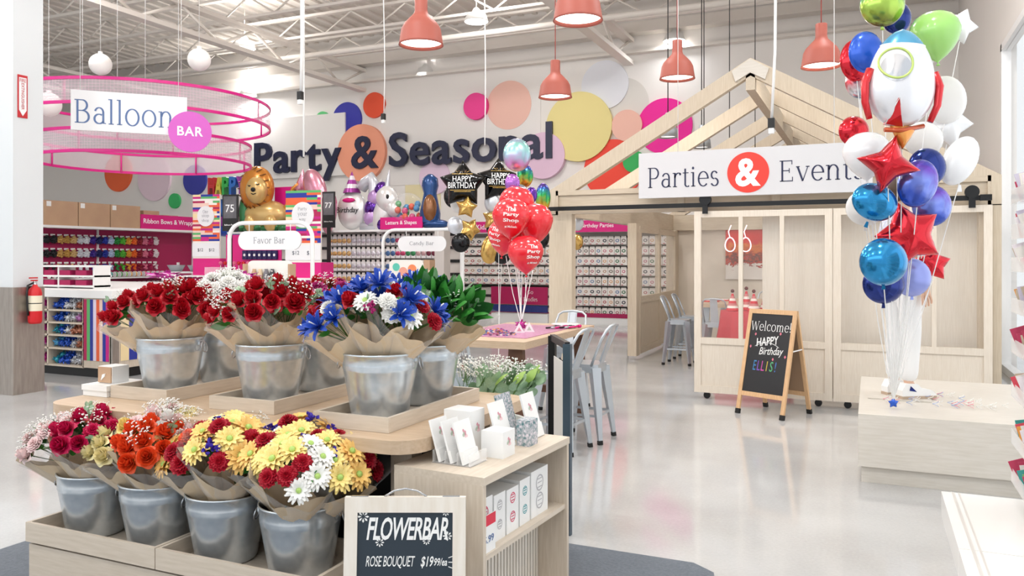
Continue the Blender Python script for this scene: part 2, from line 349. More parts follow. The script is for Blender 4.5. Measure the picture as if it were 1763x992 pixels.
# left column with stainless guard
o = MB().box(-9.42, -9.06, 6.11, 6.48, 0, ZC).build('column_left', mat('column_paint', 'dce0e3', .5)); o['kind'] = 'structure'
o = MB().rbox(-9.44, -9.045, 6.095, 6.495, 0, 1.25, .015).build('trim_5', STAIN); o['kind'] = 'structure'
# ================================================================== wall discs and lettering
WDISC = [('green', '5fc67c', 555, 207, 15), ('blue', '3335a6', 597, 206, 30), ('orange red', 'ee5533', 644, 181, 22), ('peach', 'f2a183', 622, 263, 49), ('hot pink', 'ee3f93', 819, 183, 23),
 ('pale peach', 'f2c3b4', 876, 181, 42), ('soft yellow', 'eadb94', 996, 218, 60), ('lilac pink', 'e3c1d8', 935, 268, 40), ('pale grey', 'e6e8ef', 1041, 146, 42), ('small peach', 'f3bfae', 1079, 216, 27),
 ('magenta', 'f0109a', 1144, 217, 48), ('red', 'f04530', 1055, 292, 52), ('small green', '2fae57', 1091, 278, 19), ('orange', 'f26a3c', 203, 298, 32), ('pale pink', 'eed5e2', 265, 308, 38), ('navy blue', '3a3fa4', 335, 310, 26), ('little green', '3dbd6c', 300, 346, 13),
 ('pale lilac', 'e9cfe4', 748, 305, 30), ('beige shadow grey', 'dcd8d2', 1072, 180, 46)]  # last disc is the pale grey one's cast shadow, put in as colour
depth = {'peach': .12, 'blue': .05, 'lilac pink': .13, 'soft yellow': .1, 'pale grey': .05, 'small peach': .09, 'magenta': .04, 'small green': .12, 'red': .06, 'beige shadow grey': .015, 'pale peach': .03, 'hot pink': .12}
for nm, c, px, py, rp in WDISC:
    d = depth.get(nm, .06); p = P(px, py, YB-d); k = (px-881.5)/F; Y = (YB-d)/(CY+SY*k)
    o = MB().disc(0, 0, rp*Y/F, -d*.2, d*.5+.012 if d < .03 else d, 48).build('wall_disc', mat('disc_'+nm, c, .6), None, p)
    where = {'orange': 'seen under the pink ring, left of the pale pink one', 'pale pink': 'seen under the pink ring', 'navy blue': 'seen right under the pink ring', 'little green': 'low on the back wall above the cardboard boxes'}.get(nm, None)
    place = where or {'green': 'left of the raised white board', 'blue': 'half behind the raised white board', 'orange red': 'above the lettering', 'peach': 'behind the big ampersand', 'hot pink': 'above the lettering, beside a hanging cord', 'pale peach': 'cut by the board above the lettering',
      'soft yellow': 'right of the lettering', 'lilac pink': 'behind the end of the lettering', 'pale grey': 'highest, above the soft yellow one', 'small peach': 'between yellow and magenta ones', 'magenta': 'behind the house rafter', 'red': 'low behind the left rafter of the house', 'small green': 'overlapping the red one by the house sign', 'pale lilac': 'below the lettering, above the shelf balloons', 'beige shadow grey': 'standing in for the shadow of the pale grey one'}[nm]
    tag(o, f"{nm.replace('beige shadow grey', 'beige')} round wall disc {place}", 'wall disc', 'round discs on the back wall')
def board(a, b, z0, z1, label, t=.05, c='ece8e5'):
    x0, x1 = P(a, 300, YB-.05).x, P(b, 300, YB-.05).x
    tag(MB().box(x0, x1, YB-t, YB-.001, z0, z1).build('wall_board', mat('board_'+c, c, .6)), label, 'wall board', 'white boards behind the wall lettering')
board(440, 596, 3.95, 5.75, 'raised white board behind the first dark word on the wall', .11)
board(655, 930, 3.6, 5.85, 'wide white board behind the second dark word on the wall', .025)
board(697, 757, 2.9, 3.6, 'pale yellow block low on the wall under the lettering', .03, 'ece0b4')
x0, x1 = P(445, 297, YB).x, P(955, 272, YB).x
root = thing('wall_lettering', 'big dark blue capital and small letters spelling the department name on the wall', 'lettering', ((x0+x1)/2, YB-.15, 4.13))
x = 0; lay = []
for ch in 'Party & Seasonal':
    if ch == ' ': x += .2; continue
    me = text_mesh(ch, 1, .05, .018); xs = [v.co.x for v in me.vertices]; a, b = min(xs), max(xs)
    for v in me.vertices: v.co.x -= a
    lay.append((ch, me, x)); x += b-a+(.055 if ch not in 'rt' else .025)
sx = (x1-x0)/(x-.055); cap = .95/.73
for ch, me, xx in lay:
    for v in me.vertices: v.co.x = (v.co.x+xx)*sx-(x1-x0)/2; v.co.y *= cap
    me.materials.append(INK); link('letter', me, root, (0, 0, 0), rot=(pi/2, 0, 0))
# ================================================================== the wooden party house
HX0, HX1, HY, HB = -3.64, 1.19, 9.26, 15.7; HC = (HX0+HX1)/2; EZ, RZ = 2.42, 3.83
root = thing('party_room', 'pale oak house-shaped party room with open rafters', 'house', (HC, HY, 0))
def hp(name, mb, mt=HOAK): return part(name, mb, mt, root)
hp('post', MB().box(HX0, HX0+.30, HY, HY+.14, 0, 2.13)); hp('post', MB().box(HX1-.2, HX1, HY, HY+.14, 0, 2.13))
hp('post', MB().box(HX0+.18, HX0+.32, 12.15, 12.35, 0.06, 2.13)); hp('post', MB().box(HX0, HX0+.2, HB-.2, HB, 0, 2.13)); hp('post', MB().box(HX1-.2, HX1, HB-.2, HB, 0, 2.13))
m = MB().m(HOAKH); m.box(HX0, HX1, HY, HY+.12, 2.13, 2.17).box(HX0, HX1, HY, HY+.12, 2.36, EZ).box(HX0+.05, HX1-.05, HY+.03, HY+.09, 2.17, 2.36)
for x in (HX0, -2.05, -1.0, .1, HX1-.09): m.m(HOAK).box(x, x+.09, HY-.004, HY+.12, 2.13, EZ)
hp('header_beam', m)
hp('header_beam', MB().box(HX0, HX0+.12, HY, HB, 2.12, EZ), HOAKY); hp('header_beam', MB().box(HX1-.12, HX1, HY, HB, 2.12, EZ), HOAKY); hp('header_beam', MB().box(HX0, HX1, HB-.12, HB, 2.12, EZ), HOAKH)
# side wall panels with glass (deep part of the left side)
def sidepanel(y0, y1, x):
    m = MB().m(HOAK); w = .1
    for a, b in ((y0, y0+w), (y1-w, y1)): m.box(x-.035, x+.035, a, b, .05, 2.1)
    m.m(HOAKY)
    for a, b in ((.05, .16), (.86, .97), (2.0, 2.1)): m.box(x-.03, x+.03, y0+w, y1-w, a, b)
    m.m(HOAK).box(x-.012, x+.012, y0+w, y1-w, .16, .86)
    o = hp('side_panel', m); _sub('pane', MB().box(x-.004, x+.004, y0+w, y1-w, .97, 2.0), GLASS, o, root)
    return o
sidepanel(12.55, 13.95, HX0+.24); sidepanel(13.95, 15.35, HX0+.2)
for y in (9.5, 11.4, 13.3): sidepanel(y, y+1.9, HX1-.1)
hp('back_wall', MB().box(HX0, HX1, HB, HB+.08, 0, 2.14), mat('room_wall', 'e3d7c8', .65))
hp('wall_panel', MB().box(-1.12, 1.0, HY+.2, HY+.26, .05, 2.12), mat('pale_panel', 'efe7dc', .5, noise='e6dccf', bscale=5, stretch=(16, 16, 1)))
# roof frame
L = math.hypot(HC-HX0, RZ-EZ); ux, uz = (HC-HX0)/L, (RZ-EZ)/L
for i, y in enumerate((HY+.05, 10.86, 12.46, 14.06, 15.62)):
    for s in (-1, 1):
        a = (HC+s*(HC-HX0), EZ); q = [(HC+s*(HC-HX0), EZ), (HC, RZ), (HC, RZ-.2), (HC+s*(HC-HX0-.34), EZ)]
        hp('rafter', MB().prism([(x, z) for x, z in q], y-.05, y+.05, 'xz'), HOAK)
hp('ridge_beam', MB().box(HC-.05, HC+.05, HY, HB, RZ-.36, RZ-.13), HOAKY)
hp('gusset_plate', MB().prism([(HC-.2, RZ-.14), (HC, RZ-.015), (HC+.2, RZ-.14), (HC+.16, RZ-.26), (HC, RZ-.17), (HC-.16, RZ-.26)], HY-.03, HY-.002, 'xz'), PALE)
# sliding doors on the black rail
def slider(x0, x1, label, yy):
    d = thing('sliding_door', label, 'sliding door', ((x0+x1)/2, yy, 0), group='sliding doors of the party room')
    FR = mat('door_frame', 'e9dfd1', .5, noise='e0d4c4', bscale=6, stretch=(16, 16, 1.2)); w = .075
    m = MB().m(FR)
    for a in (x0, x1-w): m.box(a, a+w, yy-.03, yy+.03, .07, 2.12)
    for a, b in ((.07, .15), (.62, .69), (2.05, 2.12)): m.box(x0+w, x1-w, yy-.028, yy+.028, a, b)
    part('frame', m, None, d); part('lower_panel', MB().box(x0+w, x1-w, yy-.012, yy+.012, .15, .62), FR, d)
    xs = [x0+w+(x1-x0-2*w)*k/3 for k in range(4)]
    for k in (1, 2): part('mullion', MB().box(xs[k]-.022, xs[k]+.022, yy-.026, yy+.026, .69, 2.05), FR, d)
    for k in range(3): part('pane', MB().box(xs[k]+(.022 if k else 0), xs[k+1]-(.022 if k < 2 else 0), yy-.003, yy+.003, .69, 2.05), GLASS, d)
    for x in (x0+.14, x1-.14):
        c = part('caster', MB().m(BLACKM).disc(x, .04, .038, yy-.015, yy+.015, 16).box(x-.03, x+.03, yy-.02, yy+.02, .055, .08), None, d)
slider(-1.83, -.37, 'left glazed sliding door of the house, behind the chalkboard easel', HY-.07)
slider(-.36, 1.1, 'right glazed sliding door of the house, behind the foil balloons', HY-.07)
rl = thing('door_rail', 'black steel barn-door rail along the front of the house', 'rail', (HC, HY-.13, 2.18))
part('track', MB().box(HX0-.03, HX1-.12, HY-.12, HY-.105, 2.165, 2.215), BLACKM, rl)
for x in (-1.7, .92):
    part('roller', MB().m(BLACKM).disc(x, 2.25, .065, HY-.15, HY-.09, 24).box(x-.03, x+.03, HY-.145, HY-.13, 2.09, 2.25), None, rl)
part('end_stop', MB().box(HX1-.2, HX1-.1, HY-.15, HY-.1, 2.16, 2.22), BLACKM, rl)
SX0, SX1, SYY, sz0, sz1 = -2.45, 0.02, HY-.17, 2.28, 2.80
sg = thing('entrance_sign', 'white board sign with dark serif words and red ampersand disc over the house door', 'sign', ((SX0+SX1)/2, SYY, sz0))
part('board', MB().box(SX0, SX1, SYY-.02, SYY+.03, sz0, sz1), mat('house_sign_grey', 'd6d6d9', .5), sg)
part('disc', MB().disc(-1.225, (sz0+sz1)/2-.01, .222, SYY-.026, SYY-.0205, 48), mat('disc_sign_red', 'ee3a2c', .5), sg)
put_text('ampersand', '&', mat('letter_white', 'ffffff', .5), sg, (-.01, -.029, .25), .27, .31, ext=.002, bold=.03)
DKB = mat('letter_dark_blue', '232a4d', .5)
put_serif('lettering', 'Parties', DKB, sg, (-.725, -.023, .23), .80, .235)
put_serif('lettering', 'Events', DKB, sg, (.735, -.023, .245), .83, .23)
for i, x in enumerate((-2.0, -.35)): tag(MB().tube([(x, SYY+.005, sz1), (x, SYY+.005, 7.0)], .004, 4).build('hanging_wire', WHITE), f"thin white wire holding the {'left' if i == 0 else 'right'} end of the house sign", 'wire', 'wires of the house sign')
# inside the house: picture, neon, tables
x0, x1 = P(1250, 440, HB).x, P(1250, 440, HB).x+1.5
pc = thing('canvas_picture', 'canvas picture of red balloon and paint splashes on the room wall', 'picture', ((x0+x1)/2, HB-.03, 1.18))
spl = bpy.data.materials.new('splash_paint'); spl.use_nodes = True; nt = spl.node_tree; b = nt.nodes['Principled BSDF']; b.inputs['Roughness'].default_value = .4
tc = nt.nodes.new('ShaderNodeTexCoord'); sp = nt.nodes.new('ShaderNodeSeparateXYZ'); nt.links.new(tc.outputs['Generated'], sp.inputs[0])
nz = nt.nodes.new('ShaderNodeTexNoise'); nz.inputs['Scale'].default_value = 7; nz.inputs['Detail'].default_value = 9; nz.inputs['Roughness'].default_value = .72; nt.links.new(tc.outputs['Generated'], nz.inputs['Vector'])
ma = nt.nodes.new('ShaderNodeMath'); ma.operation = 'MULTIPLY_ADD'; ma.inputs[1].default_value = 1.15; nt.links.new(nz.outputs[0], ma.inputs[0]); nt.links.new(sp.outputs[2], ma.inputs[2])
rp = nt.nodes.new('ShaderNodeValToRGB'); E = rp.color_ramp.elements; E[0].color = lin('efe9e2'); E[0].position = 0; E[1].color = lin('d81e12'); E[1].position = 1
for ps, c in ((.86, 'efe7df'), (.88, '8f1818'), (.95, 'd23a1a'), (1.02, '3f2018'), (1.10, 'c23a14'), (1.2, 'e07a1e'), (1.34, 'd8201a')):
    e = E.new(min(ps/1.9, .99)); e.color = lin(c)
dv = nt.nodes.new('ShaderNodeMath'); dv.operation = 'DIVIDE'; dv.inputs[1].default_value = 1.9; nt.links.new(ma.outputs[0], dv.inputs[0]); nt.links.new(dv.outputs[0], rp.inputs[0]); nt.links.new(rp.outputs[0], b.inputs['Base Color'])
part('canvas', MB().box(x0, x1, HB-.05, HB-.002, 1.18, 2.12), spl, pc)
part('painted_balloon', MB().disc(x0+.98, 1.68, .24, HB-.056, HB-.0505, 32), mat('painted_red', 'd81b30', .35), pc)
nn = []
for i, px in enumerate((1257, 1284)):
    p = P(px, 410, HB-.4); m = MB(); pts = [(.09*sin(2*pi*t/20)*(1+.15*cos(2*pi*t/20)), 0, -.12+.13*-cos(2*pi*t/20)) for t in range(21)]
    m.tube([(x, y, z) for x, y, z in pts], .012, 6).tube([(0, 0, .0), (-.03, 0, .12), (.02, 0, .24)], .01, 6)
    tag(m.build('neon_loop', mat('neon_tube', 'ffe6ec', .3, emit=1.2), None, p), f"white neon balloon outline hanging {'left' if i == 0 else 'right'} in front of the red picture", 'neon light', 'neon balloon outlines')
def leg_table(name, label, x0, x1, y0, y1, z, mt, lm, t=.05):
    r = thing(name, label, 'table', ((x0+x1)/2, (y0+y1)/2, 0)); part('tabletop', MB().rbox(x0, x1, y0, y1, z-t, z, .02), mt, r)
    for x in (x0+.12, x1-.12):
        for y in (y0+.15, y1-.15): part('leg', MB().bar((x, y, z-t), (x+(.08 if x > (x0+x1)/2 else -.08)*.6, y, 0), .09, .06), lm, r)
    for y in (y0+.15, y1-.15): part('rail', MB().bar((x0+.1, y, .28), (x1-.1, y, .28), .06, .07), lm, r)
    return r
leg_table('party_table', 'oak table inside the party room behind the glass', -2.35, -1.45, 11.95, 13.8, .91, TABW, SILV)
cl = MB(); n = 28
def clothpt(a, r, z, k): return ((r+.03*k*sin(a*9))*cos(a), (r+.03*k*sin(a*9+1))*sin(a), z)
vs = [(0, 0, 0)]+[clothpt(2*pi*j/56, .42, 0, 0) for j in range(56)]+[clothpt(2*pi*j/56, .47, -.4, 1) for j in range(56)]+[clothpt(2*pi*j/56, .52, -.85, 1.4) for j in range(56)]
fs = [(0, 1+j, 1+(j+1) % 56) for j in range(56)]+[(1+i*56+j, 57+i*56+j, 57+i*56+(j+1) % 56, 1+i*56+(j+1) % 56) for i in (0, 1) for j in range(56)]
p = P(1296, 560, 11.15); cl.add(vs, fs, True)
tag(cl.build('tablecloth', mat('crimson_cloth', 'b1172f', .6), None, (p.x, 11.15, .88)), 'crimson cloth draped over a round table inside the party room', 'tablecloth')
tag(MB().lathe([(.4, .83), (.4, .87), (0, .87)], 24).tube([(0, 0, .01), (0, 0, .84)], .05, 10).lathe([(.3, 0), (.3, .03), (.05, .05)], 24).build('round_table', DWOOD, None, (p.x, 11.15, 0)), 'round table hidden under the crimson cloth', 'table')
hats = [(-.25, -.1), (-.1, .12), (.02, -.05), (.16, .1), (.28, -.02)]
for i, (dx, dy) in enumerate(hats):
    h = thing('party_hat', f"striped party hat with bobble on the crimson cloth, {['leftmost', 'second from left', 'middle', 'second from right', 'rightmost'][i]} of five", 'party hat', (p.x+dx, 11.15+dy, .885), group='striped party hats')
    m = MB(); N = 8; hh = .26+.03*(i % 2)
    for k in range(N): m.m(mat('hat_'+'rwb'[k % 3], ['d01f38', 'f2ece4', 'c9787a'][k % 3], .6)).lathe([(.085*(1-k/N), hh*k/N), (.085*(1-(k+1)/N)+.001, hh*(k+1)/N)], 14)
    m.build('cone', None, h); MB().ball((0, 0, hh), .025).build('bobble', mat('bobble_dark', '5a2024', .8), h)
for i, px in enumerate((1222, 1236)):
    q = P(px, 512, 12.6); tag(MB().m(RED).rbox(-.14, .14, -.08, .08, 0, .02, .03).m(FWHITE).rbox(-.1, .1, -.05, .05, .02, .03, .02).build('napkin_stack', None, None, (q.x, 12.6+i*.35, .91)), f"red party napkin stack on the table in the room, the {'left' if i == 0 else 'right'} one", 'napkins', 'red napkin stacks')
# ================================================================== flower display
TZ = .37
mat_o = MB().prism([(-4.35, 1.0), (-.9, 1.0), (-.62, 3.6), (-.72, 4.1), (-.84, 4.19), (-4.3, 4.19)], 0.0, .012).build('entrance_mat', mat('mat_grey', '6f767f', .95, noise='636a73', bscale=60, bump=.3))
tag(mat_o, 'dark grey entrance mat lying on the concrete under the flower display', 'mat')
pl = thing('flower_plinth', 'low pale oak plinth carrying the front row of flower buckets', 'display plinth', (-2.64, 2.56, 0))
part('body', MB().m(OAKH).box(-3.42, -1.86, 2.38, 2.77, .0, .325), None, pl); part('shadow_gap', MB().box(-3.40, -1.88, 2.395, 2.75, .325, .337), BLK, pl)
def tray(x0, x1, y0, y1, z, h, label, grp):
    r = thing('wooden_tray', label, 'tray', ((x0+x1)/2, (y0+y1)/2, z), group=grp); t = .016
    part('tray_bottom', MB().box(x0+t, x1-t, y0+t, y1-t, z, z+.012), OAKH, r)
    part('side_board', MB().box(x0, x1, y0, y0+t, z, z+h), OAKH, r); part('side_board', MB().box(x0, x1, y1-t, y1, z, z+h), OAKH, r)
    part('side_board', MB().box(x0, x0+t, y0+t, y1-t, z, z+h), OAKY, r); part('side_board', MB().box(x1-t, x1, y0+t, y1-t, z, z+h), OAKY, r)
tray(-3.43, -2.645, 2.37, 2.78, .337, .085, 'pale wooden tray under the pink and the orange bouquets', 'trays under the flower buckets')
tray(-2.64, -1.85, 2.37, 2.78, .337, .085, 'pale wooden tray under the two mixed yellow bouquets', 'trays under the flower buckets')
tb = thing('flower_table', 'oak table with rounded corners carrying the upper flower trays', 'table', (-2.65, 3.15, 0))
part('tabletop', MB().rbox(-3.66, -1.57, 2.6, 3.75, .845, .898, .14, 6), TABW, tb)
for x, y in ((-3.6, 2.82), (-1.76, 2.86), (-3.6, 3.6), (-1.76, 3.6)): part('leg', MB().box(x-.05, x+.05, y-.04, y+.04, 0, .845), OAK, tb)
part('apron', MB().box(-3.55, -1.8, 3.55, 3.6, .7, .845), OAKH, tb); part('back_panel', MB().box(-3.6, -1.78, 3.1, 3.13, .02, .845), BLK, tb)
UZ = .899
tray(-3.47, -3.09, 2.84, 3.62, UZ, .06, 'pale wooden tray at the left end of the upper flower table', 'trays under the flower buckets')
tray(-2.80, -2.42, 2.82, 3.62, UZ, .06, 'pale wooden tray in the middle of the upper flower table', 'trays under the flower buckets')
tray(-2.12, -1.75, 2.71, 3.52, UZ, .06, 'pale wooden tray at the right end of the upper flower table', 'trays under the flower buckets')
def bucket(loc, label, first=[None]):
    if first[0]: return copytree(first[0], loc, label)
    b = thing('flower_bucket', label, 'bucket', loc, group='galvanised flower buckets')
    pr = [(0, .004), (.115, .0), (.121, .006), (.123, .012)]+[(.1235+.033*t, .015+.19*t) for t in (0, .25, .5, .75, 1)]
    pr += [(.1595, .213), (.1585, .219), (.1605, .227), (.1595, .234), (.161, .27), (.1655, .274), (.166, .281), (.1615, .283), (.159, .272), (.148, .2), (.120, .015), (0, .012)]
    MB().lathe(pr, 40).build('body', GALV, b)
    for a in (200, 20):
        M = Matrix.Rotation(R(a), 4, 'Z') @ Matrix.Translation((.161, 0, .25))
        e = MB().rbox(-.004, .006, -.028, .028, -.014, .014, .008, 3, 'x', M).build('handle_ear', GALV, b)
        MB().tube([M @ V((.012+.012*(1-cos(2*pi*i/16))/2, .03*sin(2*pi*i/16), -.02+.026*cos(2*pi*i/16))) for i in range(16)], .0028, 6, closed=True).build('ring_handle', CHROME, e)
    first[0] = b; return b
BK = {'B1': (-3.23, 2.57, TZ-.02), 'B2': (-2.84, 2.57, TZ-.02), 'B3': (-2.45, 2.565, TZ-.02), 'B4': (-2.07, 2.57, TZ-.02),
      'U1': (-3.28, 3.04, UZ+.013), 'U2': (-2.61, 3.02, UZ+.013), 'U3': (-1.935, 2.93, UZ+.013), 'V1': (-3.28, 3.42, UZ+.013), 'V2': (-2.61, 3.42, UZ+.013), 'V3': (-1.935, 3.315, UZ+.013)}
BL = {'B1': 'front row, leftmost, holding pink and blush bouquets', 'B2': 'front row, holding orange and cream bouquets', 'B3': 'front row, second from the chalkboard sign', 'B4': 'front row, right beside the chalkboard sign',
      'U1': 'upper left tray, holding red roses, its front one', 'U2': 'upper middle tray, front one, under red roses', 'U3': 'upper right tray, front one, under blue bouquets', 'V1': 'upper left tray, behind the front one', 'V2': 'upper middle tray, behind the front one', 'V3': 'upper right tray, behind, holding green foliage'}
for k, p in BK.items(): bucket(p, 'galvanised bucket in '+BL[k])
# ---- flower head meshes (unit size, opening towards +z), shared by all copies
FM = {}
def petal(mb, ang, r0, r1, wd, lift, curl, nz=0.0, nu=3, nv=4):
    vs = []; fs = []; ca, sa = cos(ang), sin(ang)
    for i in range(nv+1):
        t = i/nv; rr = r0+(r1-r0)*t; z = nz+lift*t**1.3-curl*max(0, t-.6)**2*4; w = wd*sin(pi*min(.97, .18+.72*t))**.8
        for j in range(nu+1):
            u = j/nu*2-1; a = u*w; b = rr-abs(u)**2*.12*wd; zz = z+abs(u)**2*.18*wd*(1 if lift > .3 else .2)
            vs.append((ca*b-sa*a, sa*b+ca*a, zz))
    k = nu+1
    for i in range(nv):
        for j in range(nu): fs.append((i*k+j, i*k+j+1, (i+1)*k+j+1, (i+1)*k+j))
    mb.add(vs, fs, True)
def head(kind, m1, m2=None):
    key = (kind, m1.name)
    if key in FM: return FM[key]
    b = MB(); rnd = random.Random(hash(kind) % 97 if False else len(kind)*7)
    if kind == 'rose':
        b.m(STEM).lathe([(.02, -4.5), (.05, -.5), (.3, -.32), (.42, -.1)], 8); b.m(m1)
        for r1, n, w, lf, nz, cu in ((1.0, 5, .62, .38, -.25, .5), (.8, 5, .56, .72, -.2, .25), (.58, 4, .46, .92, -.12, .1), (.38, 4, .34, 1.0, -.02, 0), (.2, 3, .22, 1.02, .04, 0)):
            o = rnd.random()*6
            for i in range(n): petal(b, o+2*pi*i/n, .12 if r1 > .3 else .02, r1, w, lf, cu, nz)
    elif kind == 'ruffled_carnation':
        b.m(STEM).lathe([(.02, -4.5), (.06, -.6), (.26, -.5), (.3, 0)], 8); b.m(m1)
        for l, (r1, z) in enumerate(((1.0, .0), (.86, .18), (.7, .34), (.5, .48), (.28, .58))):
            n = 30; vs = [(0, 0, z-.2)]; fs = []
            for q in (.55, 1):
                for j in range(n): a = 2*pi*j/n; vs.append((r1*q*cos(a)*(1+.1*sin(j*2.5+l)), r1*q*sin(a)*(1+.1*sin(j*2.5+l)), z+(.02 if q < 1 else .12)+(.11*q*sin(j*3.1+l*2))))
            fs = [(0, 1+j, 1+(j+1) % n) for j in range(n)]+[(1+j, 1+n+j, 1+n+(j+1) % n, 1+(j+1) % n) for j in range(n)]
            b.add(vs, fs, False)
    elif kind == 'daisy_mum':
        b.m(STEM).tube([(0, 0, -4.5), (0, 0, -.1)], .05, 5); b.m(m1)
        for r1, n, lf, nz in ((1.0, 15, .12, -.08), (.86, 13, .28, -.02), (.62, 10, .38, .04)):
            for i in range(n): petal(b, 2*pi*(i+.5*rnd.random())/n, .14, r1, .15, lf+.1*rnd.random(), .25, nz, 2, 3)
        b.m(m2 or LIME).ball((0, 0, .12), .2, .2, .14, 10, 5)
    elif kind == 'spiky_lily':
        b.m(STEM).tube([(0, 0, -4.5), (0, 0, -.1)], .05, 5); b.m(m1)
        for r1, n, lf in ((1.0, 6, .35), (.8, 6, .75), (.5, 4, 1.0)):
            o = rnd.random()*6
            for i in range(n): petal(b, o+2*pi*i/n, .06, r1, .17, lf, .3, 0, 2, 4)
        b.m(FWHITE).tube([(0, 0, 0), (0, 0, .8)], .04, 5)
    elif kind == 'statice':
        b.m(STEM).tube([(0, 0, -4.5), (0, 0, -.1)], .05, 5); b.m(m1)
        for i in range(16):
            x, y, z = rnd.uniform(-.8, .8), rnd.uniform(-.8, .8), rnd.uniform(-.1, .5); b.lathe([(.02, 0), (.24, .32)], 5, Matrix.Translation((x, y, z)) @ Euler((rnd.uniform(-.6, .6), rnd.uniform(-.6, .6), 0)).to_matrix().to_4x4())
    elif kind == 'leaf':
        b.m(m1); pts = 7; vs = []; fs = []
        for i in range(pts+1):
            t = i/pts; w = .47*sin(pi*t**.85)**.8+.012; z = 1.9*t; y = .5*t*t-.12*sin(pi*t)
            for u in (-1, 0, 1): vs.append((u*w, y+abs(u)*.13*sin(pi*t), z))
        for i in range(pts):
            for u in (0, 1): fs.append((i*3+u, i*3+u+1, i*3+u+4, i*3+u+3))
        b.add(vs, fs, True)
    elif kind == 'round_leaf':
        b.m(STEM).tube([(0, 0, -1), (0, 0, 2.2)], .04, 5); b.m(m1)
        for k in range(4):
            for sd in (-1, 1):
                M = Matrix.Translation((0, 0, .2+k*.6)) @ Matrix.Rotation(k*.9, 4, 'Z') @ Matrix.Rotation(sd*.8, 4, 'Y'); b.add([(0, 0, .1)]+[(.36*cos(2*pi*j/12), .06*cos(2*pi*j/6), .5+.4*sin(2*pi*j/12)) for j in range(12)], [(0, 1+j, 1+(j+1) % 12) for j in range(12)], True, M)
    elif kind == 'babys_breath':
        for i in range(46):
            a = rnd.uniform(0, 6.28); r = 1.5*math.sqrt(rnd.random()); z = 1.2+rnd.uniform(-.7, .6)-.25*r; p = (r*cos(a), r*sin(a), z)
            b.m(STEM)
            if i % 2: b.tube([(p[0]*.15, p[1]*.15, -1.2), p], .012, 3, caps=False)
            b.m(m1).ball(p, .085, nu=6, nv=4)
            if i % 2: b.ball((p[0]+.14, p[1]-.08, p[2]+.06), .07, nu=6, nv=4)
    FM[key] = b.mesh(kind); return FM[key]
# ---- wrapping paper, three variants
WR = []
def wrap_mesh(seed, z0=.17, z1=.425, r0=.034, r1=.152, scoop=.075, flare=.012):
    rnd = random.Random(seed); na, nz = 44, 9; vs = []; fs = []; ph = [rnd.uniform(0, 6) for _ in range(3)]
    for i in range(nz+1):
        t = i/nz
        for j in range(na+1):
            a = -pi+2*pi*j/na; fr = max(0, cos(a))**1.4
            top = z1-scoop*fr+.03*sin(3*a+ph[0])+.012*sin(8*a+ph[1]); z = z0+(top-z0)*t
            q = (z-z0)/(z1-z0); r = r0+(r1-r0)*q**.85+(.011*sin(6*a+ph[1])+.007*sin(11*a+ph[2]))*q+flare*t**3+(.012 if j == na else 0)*t
            vs.append((r*cos(a), r*sin(a), z))
    k = na+1; fs = [(i*k+j, i*k+j+1, (i+1)*k+j+1, (i+1)*k+j) for i in range(nz) for j in range(na)]
    mb = MB().add(vs, fs, True); return mb
def wrapm(s, m, **k):
    b = wrap_mesh(s, **k); b.m(m); b.mi = [0]*len(b.f); return b.mesh('paper_wrap')
WR = [wrapm(s, KRAFT) for s in (1, 2, 3, 4)]; CE = [wrapm(s+9, CELLO, z0=.27, z1=.47, r0=.092, r1=.172, scoop=.11, flare=.02) for s in (1, 2)]
UPZ = V((0, 0, 1))
